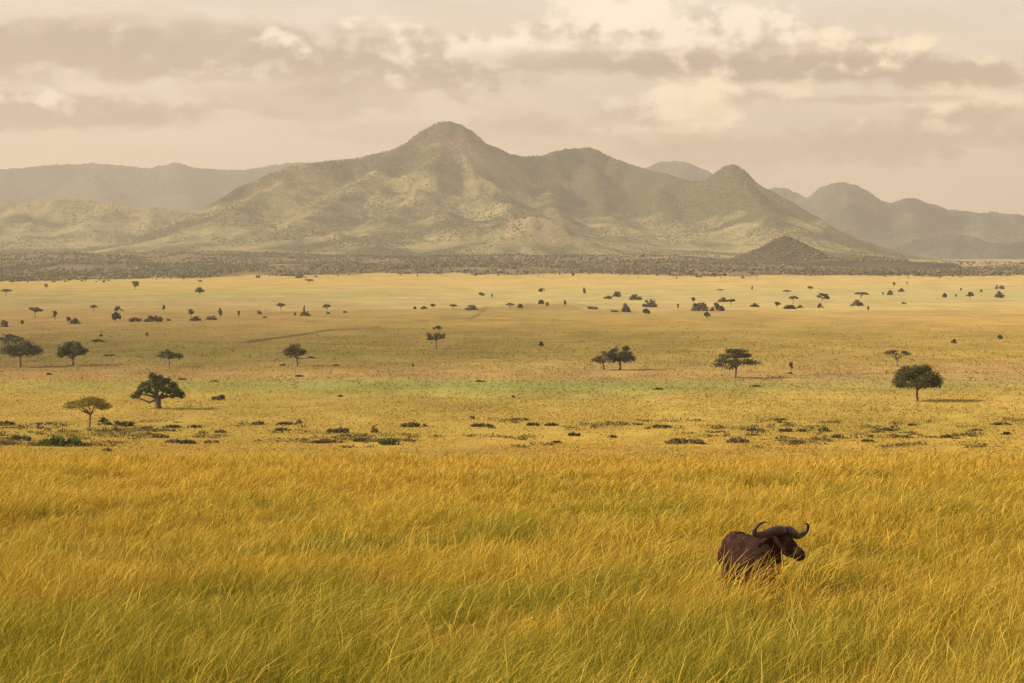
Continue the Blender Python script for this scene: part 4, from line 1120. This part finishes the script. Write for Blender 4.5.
wd = bpy.data.worlds.new("World"); sc.world = wd; wd.use_nodes = True
nt = wd.node_tree; nt.nodes.clear(); L = nt.links.new
out = N(nt, "ShaderNodeOutputWorld"); bg = N(nt, "ShaderNodeBackground", i_Strength=.10)
sky = N(nt, "ShaderNodeTexSky", sky_type="NISHITA"); sky.sun_disc = False
sky.sun_elevation = SUN_EL; sky.sun_rotation = math.atan2(to_sun.x, to_sun.y); sky.dust_density = 3.0; sky.air_density = 1.2
tc = N(nt, "ShaderNodeTexCoord"); sp = N(nt, "ShaderNodeSeparateXYZ"); L(tc.outputs["Generated"], sp.inputs[0])
az = mathn(nt, "ARCTAN2", sp.outputs[0], sp.outputs[1]); el = mathn(nt, "ARCSINE", sp.outputs[2])
U = mathn(nt, "MULTIPLY", az, 2000.0); V_ = mathn(nt, "MULTIPLY", el, 2000.0)
def noise2(su, sv, detail, rough=.6, off=0.0):
    cb_ = N(nt, "ShaderNodeCombineXYZ"); L(mathn(nt, "DIVIDE", U, su), cb_.inputs[0]); L(mathn(nt, "DIVIDE", V_, sv), cb_.inputs[1]); cb_.inputs[2].default_value = off
    n_ = N(nt, "ShaderNodeTexNoise", i_Scale=1.0, i_Detail=detail, i_Roughness=rough); L(cb_.outputs[0], n_.inputs["Vector"])
    return n_.outputs["Fac"]
NA = noise2(120., 44., 7., .60); NB = noise2(44., 32., 5., .55, 4.); NC = noise2(260., 60., 6., .6, 9.)
def srgbc(r, g, b, k=1.0):
    c = lin(r, g, b); return tuple(float(v) * k for v in c)
SKYK = 4.8
low = srgbc(246, 217, 187, SKYK); high = srgbc(238, 223, 211, SKYK)
fh = N(nt, "ShaderNodeMapRange"); fh.inputs[1].default_value = 60.; fh.inputs[2].default_value = 300.; L(V_, fh.inputs[0])
c = mixc(nt, fh.outputs[0], low, high)
# broad unevenness
fn = N(nt, "ShaderNodeMapRange"); fn.inputs[1].default_value = .40; fn.inputs[2].default_value = .62; L(NC, fn.inputs[0])
c = mixc(nt, mathn(nt, "MULTIPLY", fn.outputs[0], .55), c, srgbc(216, 194, 170, SKYK))
DK = srgbc(170, 142, 122, SKYK); DK2 = srgbc(186, 156, 130, SKYK); BR = srgbc(255, 236, 208, SKYK * 1.02); BR2 = srgbc(255, 232, 196, SKYK * 1.08)
SHADE = srgbc(176, 150, 133, SKYK); SHADE_W = srgbc(188, 156, 130, SKYK); LIT = srgbc(255, 236, 212, SKYK * 1.18); LIT_W = srgbc(255, 230, 194, SKYK * 1.25); HALF = srgbc(222, 195, 169, SKYK)
NM = mathn(nt, "MULTIPLY_ADD", NB, .45, mathn(nt, "MULTIPLY", NA, .55))
CL_ = [ # centre x, y and half sizes as seen, shaded tone, lit tone, share lit, strength, ragged amount
 (60, 58, 200, 40, SHADE, HALF, .16, .9, 1.25), (230, 50, 250, 34, SHADE, HALF, .25, .8, 1.35), (395, 62, 190, 40, SHADE, LIT, .30, .8, 1.8), (85, 116, 180, 26, SHADE, LIT, .2, .9, 1.25), (310, 100, 190, 24, SHADE, HALF, .35, .5, 1.8),
 (500, 66, 120, 26, SHADE, LIT, .55, .7, 1.7), (570, 28, 80, 34, SHADE_W, LIT, .70, .8, 1.5), (695, 40, 130, 46, SHADE_W, LIT, .68, .9, 1.5), (845, 60, 90, 30, SHADE_W, LIT_W, .55, .8, 1.5),
 (620, 64, 180, 15, SHADE, HALF, .15, .75, 1.15), (790, 74, 230, 20, SHADE, LIT_W, .13, .95, 1.15), (955, 84, 140, 22, SHADE_W, LIT_W, .2, .9, 1.2),
 (690, 114, 62, 50, SHADE_W, LIT_W, .9, 1.0, 1.5), (620, 116, 80, 34, SHADE_W, LIT, .6, .6, 1.7), (770, 98, 100, 18, SHADE_W, LIT_W, .6, .6, 1.6), (965, 108, 110, 22, SHADE_W, LIT_W, .6, .7, 1.6),
 (850, 103, 120, 7, SHADE_W, HALF, .2, .55, 1.2), (950, 138, 220, 28, SHADE_W, LIT_W, .25, .75, 1.6), (780, 150, 220, 24, SHADE_W, HALF, .25, .7, 1.6), (520, 122, 70, 16, SHADE_W, HALF, .3, .6, 1.6), (450, 132, 150, 16, SHADE_W, HALF, .3, .35, 1.6),
]
for (cx, cy, hw_, hh_, dk_, lt_, share, st, rag) in CL_:
    a = mathn(nt, "DIVIDE", mathn(nt, "SUBTRACT", U, cx - 512.0), float(hw_)); b = mathn(nt, "DIVIDE", mathn(nt, "SUBTRACT", V_, 255.0 - cy), float(hh_))
    rr_ = mathn(nt, "SQRT", mathn(nt, "ADD", mathn(nt, "MULTIPLY", a, a), mathn(nt, "MULTIPLY", b, b)))
    mk = mathn(nt, "ADD", mathn(nt, "SUBTRACT", 1.0, rr_), mathn(nt, "MULTIPLY", mathn(nt, "SUBTRACT", NM, .5), rag * 2.4))
    mr = N(nt, "ShaderNodeMapRange", interpolation_type="SMOOTHSTEP"); mr.inputs[1].default_value = .0; mr.inputs[2].default_value = .55; mr.inputs[4].default_value = st; L(mk, mr.inputs[0])
    lt = mathn(nt, "ADD", mathn(nt, "MULTIPLY", b, .55), mathn(nt, "MULTIPLY", mathn(nt, "SUBTRACT", NB, .5), 3.4))
    ml = N(nt, "ShaderNodeMapRange", interpolation_type="SMOOTHSTEP"); ml.inputs[1].default_value = .45 - share * 1.5; ml.inputs[2].default_value = 1.25 - share * 1.5; L(lt, ml.inputs[0])
    c = mixc(nt, mr.outputs[0], c, mixc(nt, ml.outputs[0], dk_, lt_))
# the rest of the sky: thin blue gaps between warm cloud
n_ = N(nt, "ShaderNodeTexNoise", i_Scale=3.0, i_Detail=5.0); L(tc.outputs["Generated"], n_.inputs["Vector"])
mr = N(nt, "ShaderNodeMapRange"); mr.inputs[1].default_value = .42; mr.inputs[2].default_value = .60; L(n_.outputs["Fac"], mr.inputs[0])
upper = mixc(nt, mathn(nt, "MULTIPLY_ADD", mr.outputs[0], .5, .4), sky.outputs[0], (2.6, 2.15, 1.65))
fu = N(nt, "ShaderNodeMapRange"); fu.inputs[1].default_value = 300.; fu.inputs[2].default_value = 620.; L(V_, fu.inputs[0])
c = mixc(nt, .9, sky.outputs[0], c)
c = mixc(nt, fu.outputs[0], c, upper)
L(c, bg.inputs["Color"]); L(bg.outputs[0], out.inputs["Surface"])

# ------------------------------------------------------------------ render settings
vs = sc.view_settings
sc.display_settings.display_device = "sRGB"
vs.view_transform = "Standard"; vs.look = "None"; vs.exposure = 1.2; vs.gamma = 1.0; vs.use_curve_mapping = False
cy = sc.cycles
cy.max_bounces = 5; cy.diffuse_bounces = 3; cy.glossy_bounces = 1; cy.transmission_bounces = 3; cy.volume_bounces = 0; cy.transparent_max_bounces = 8
cy.use_denoising = True; cy.denoising_prefilter = "NONE"
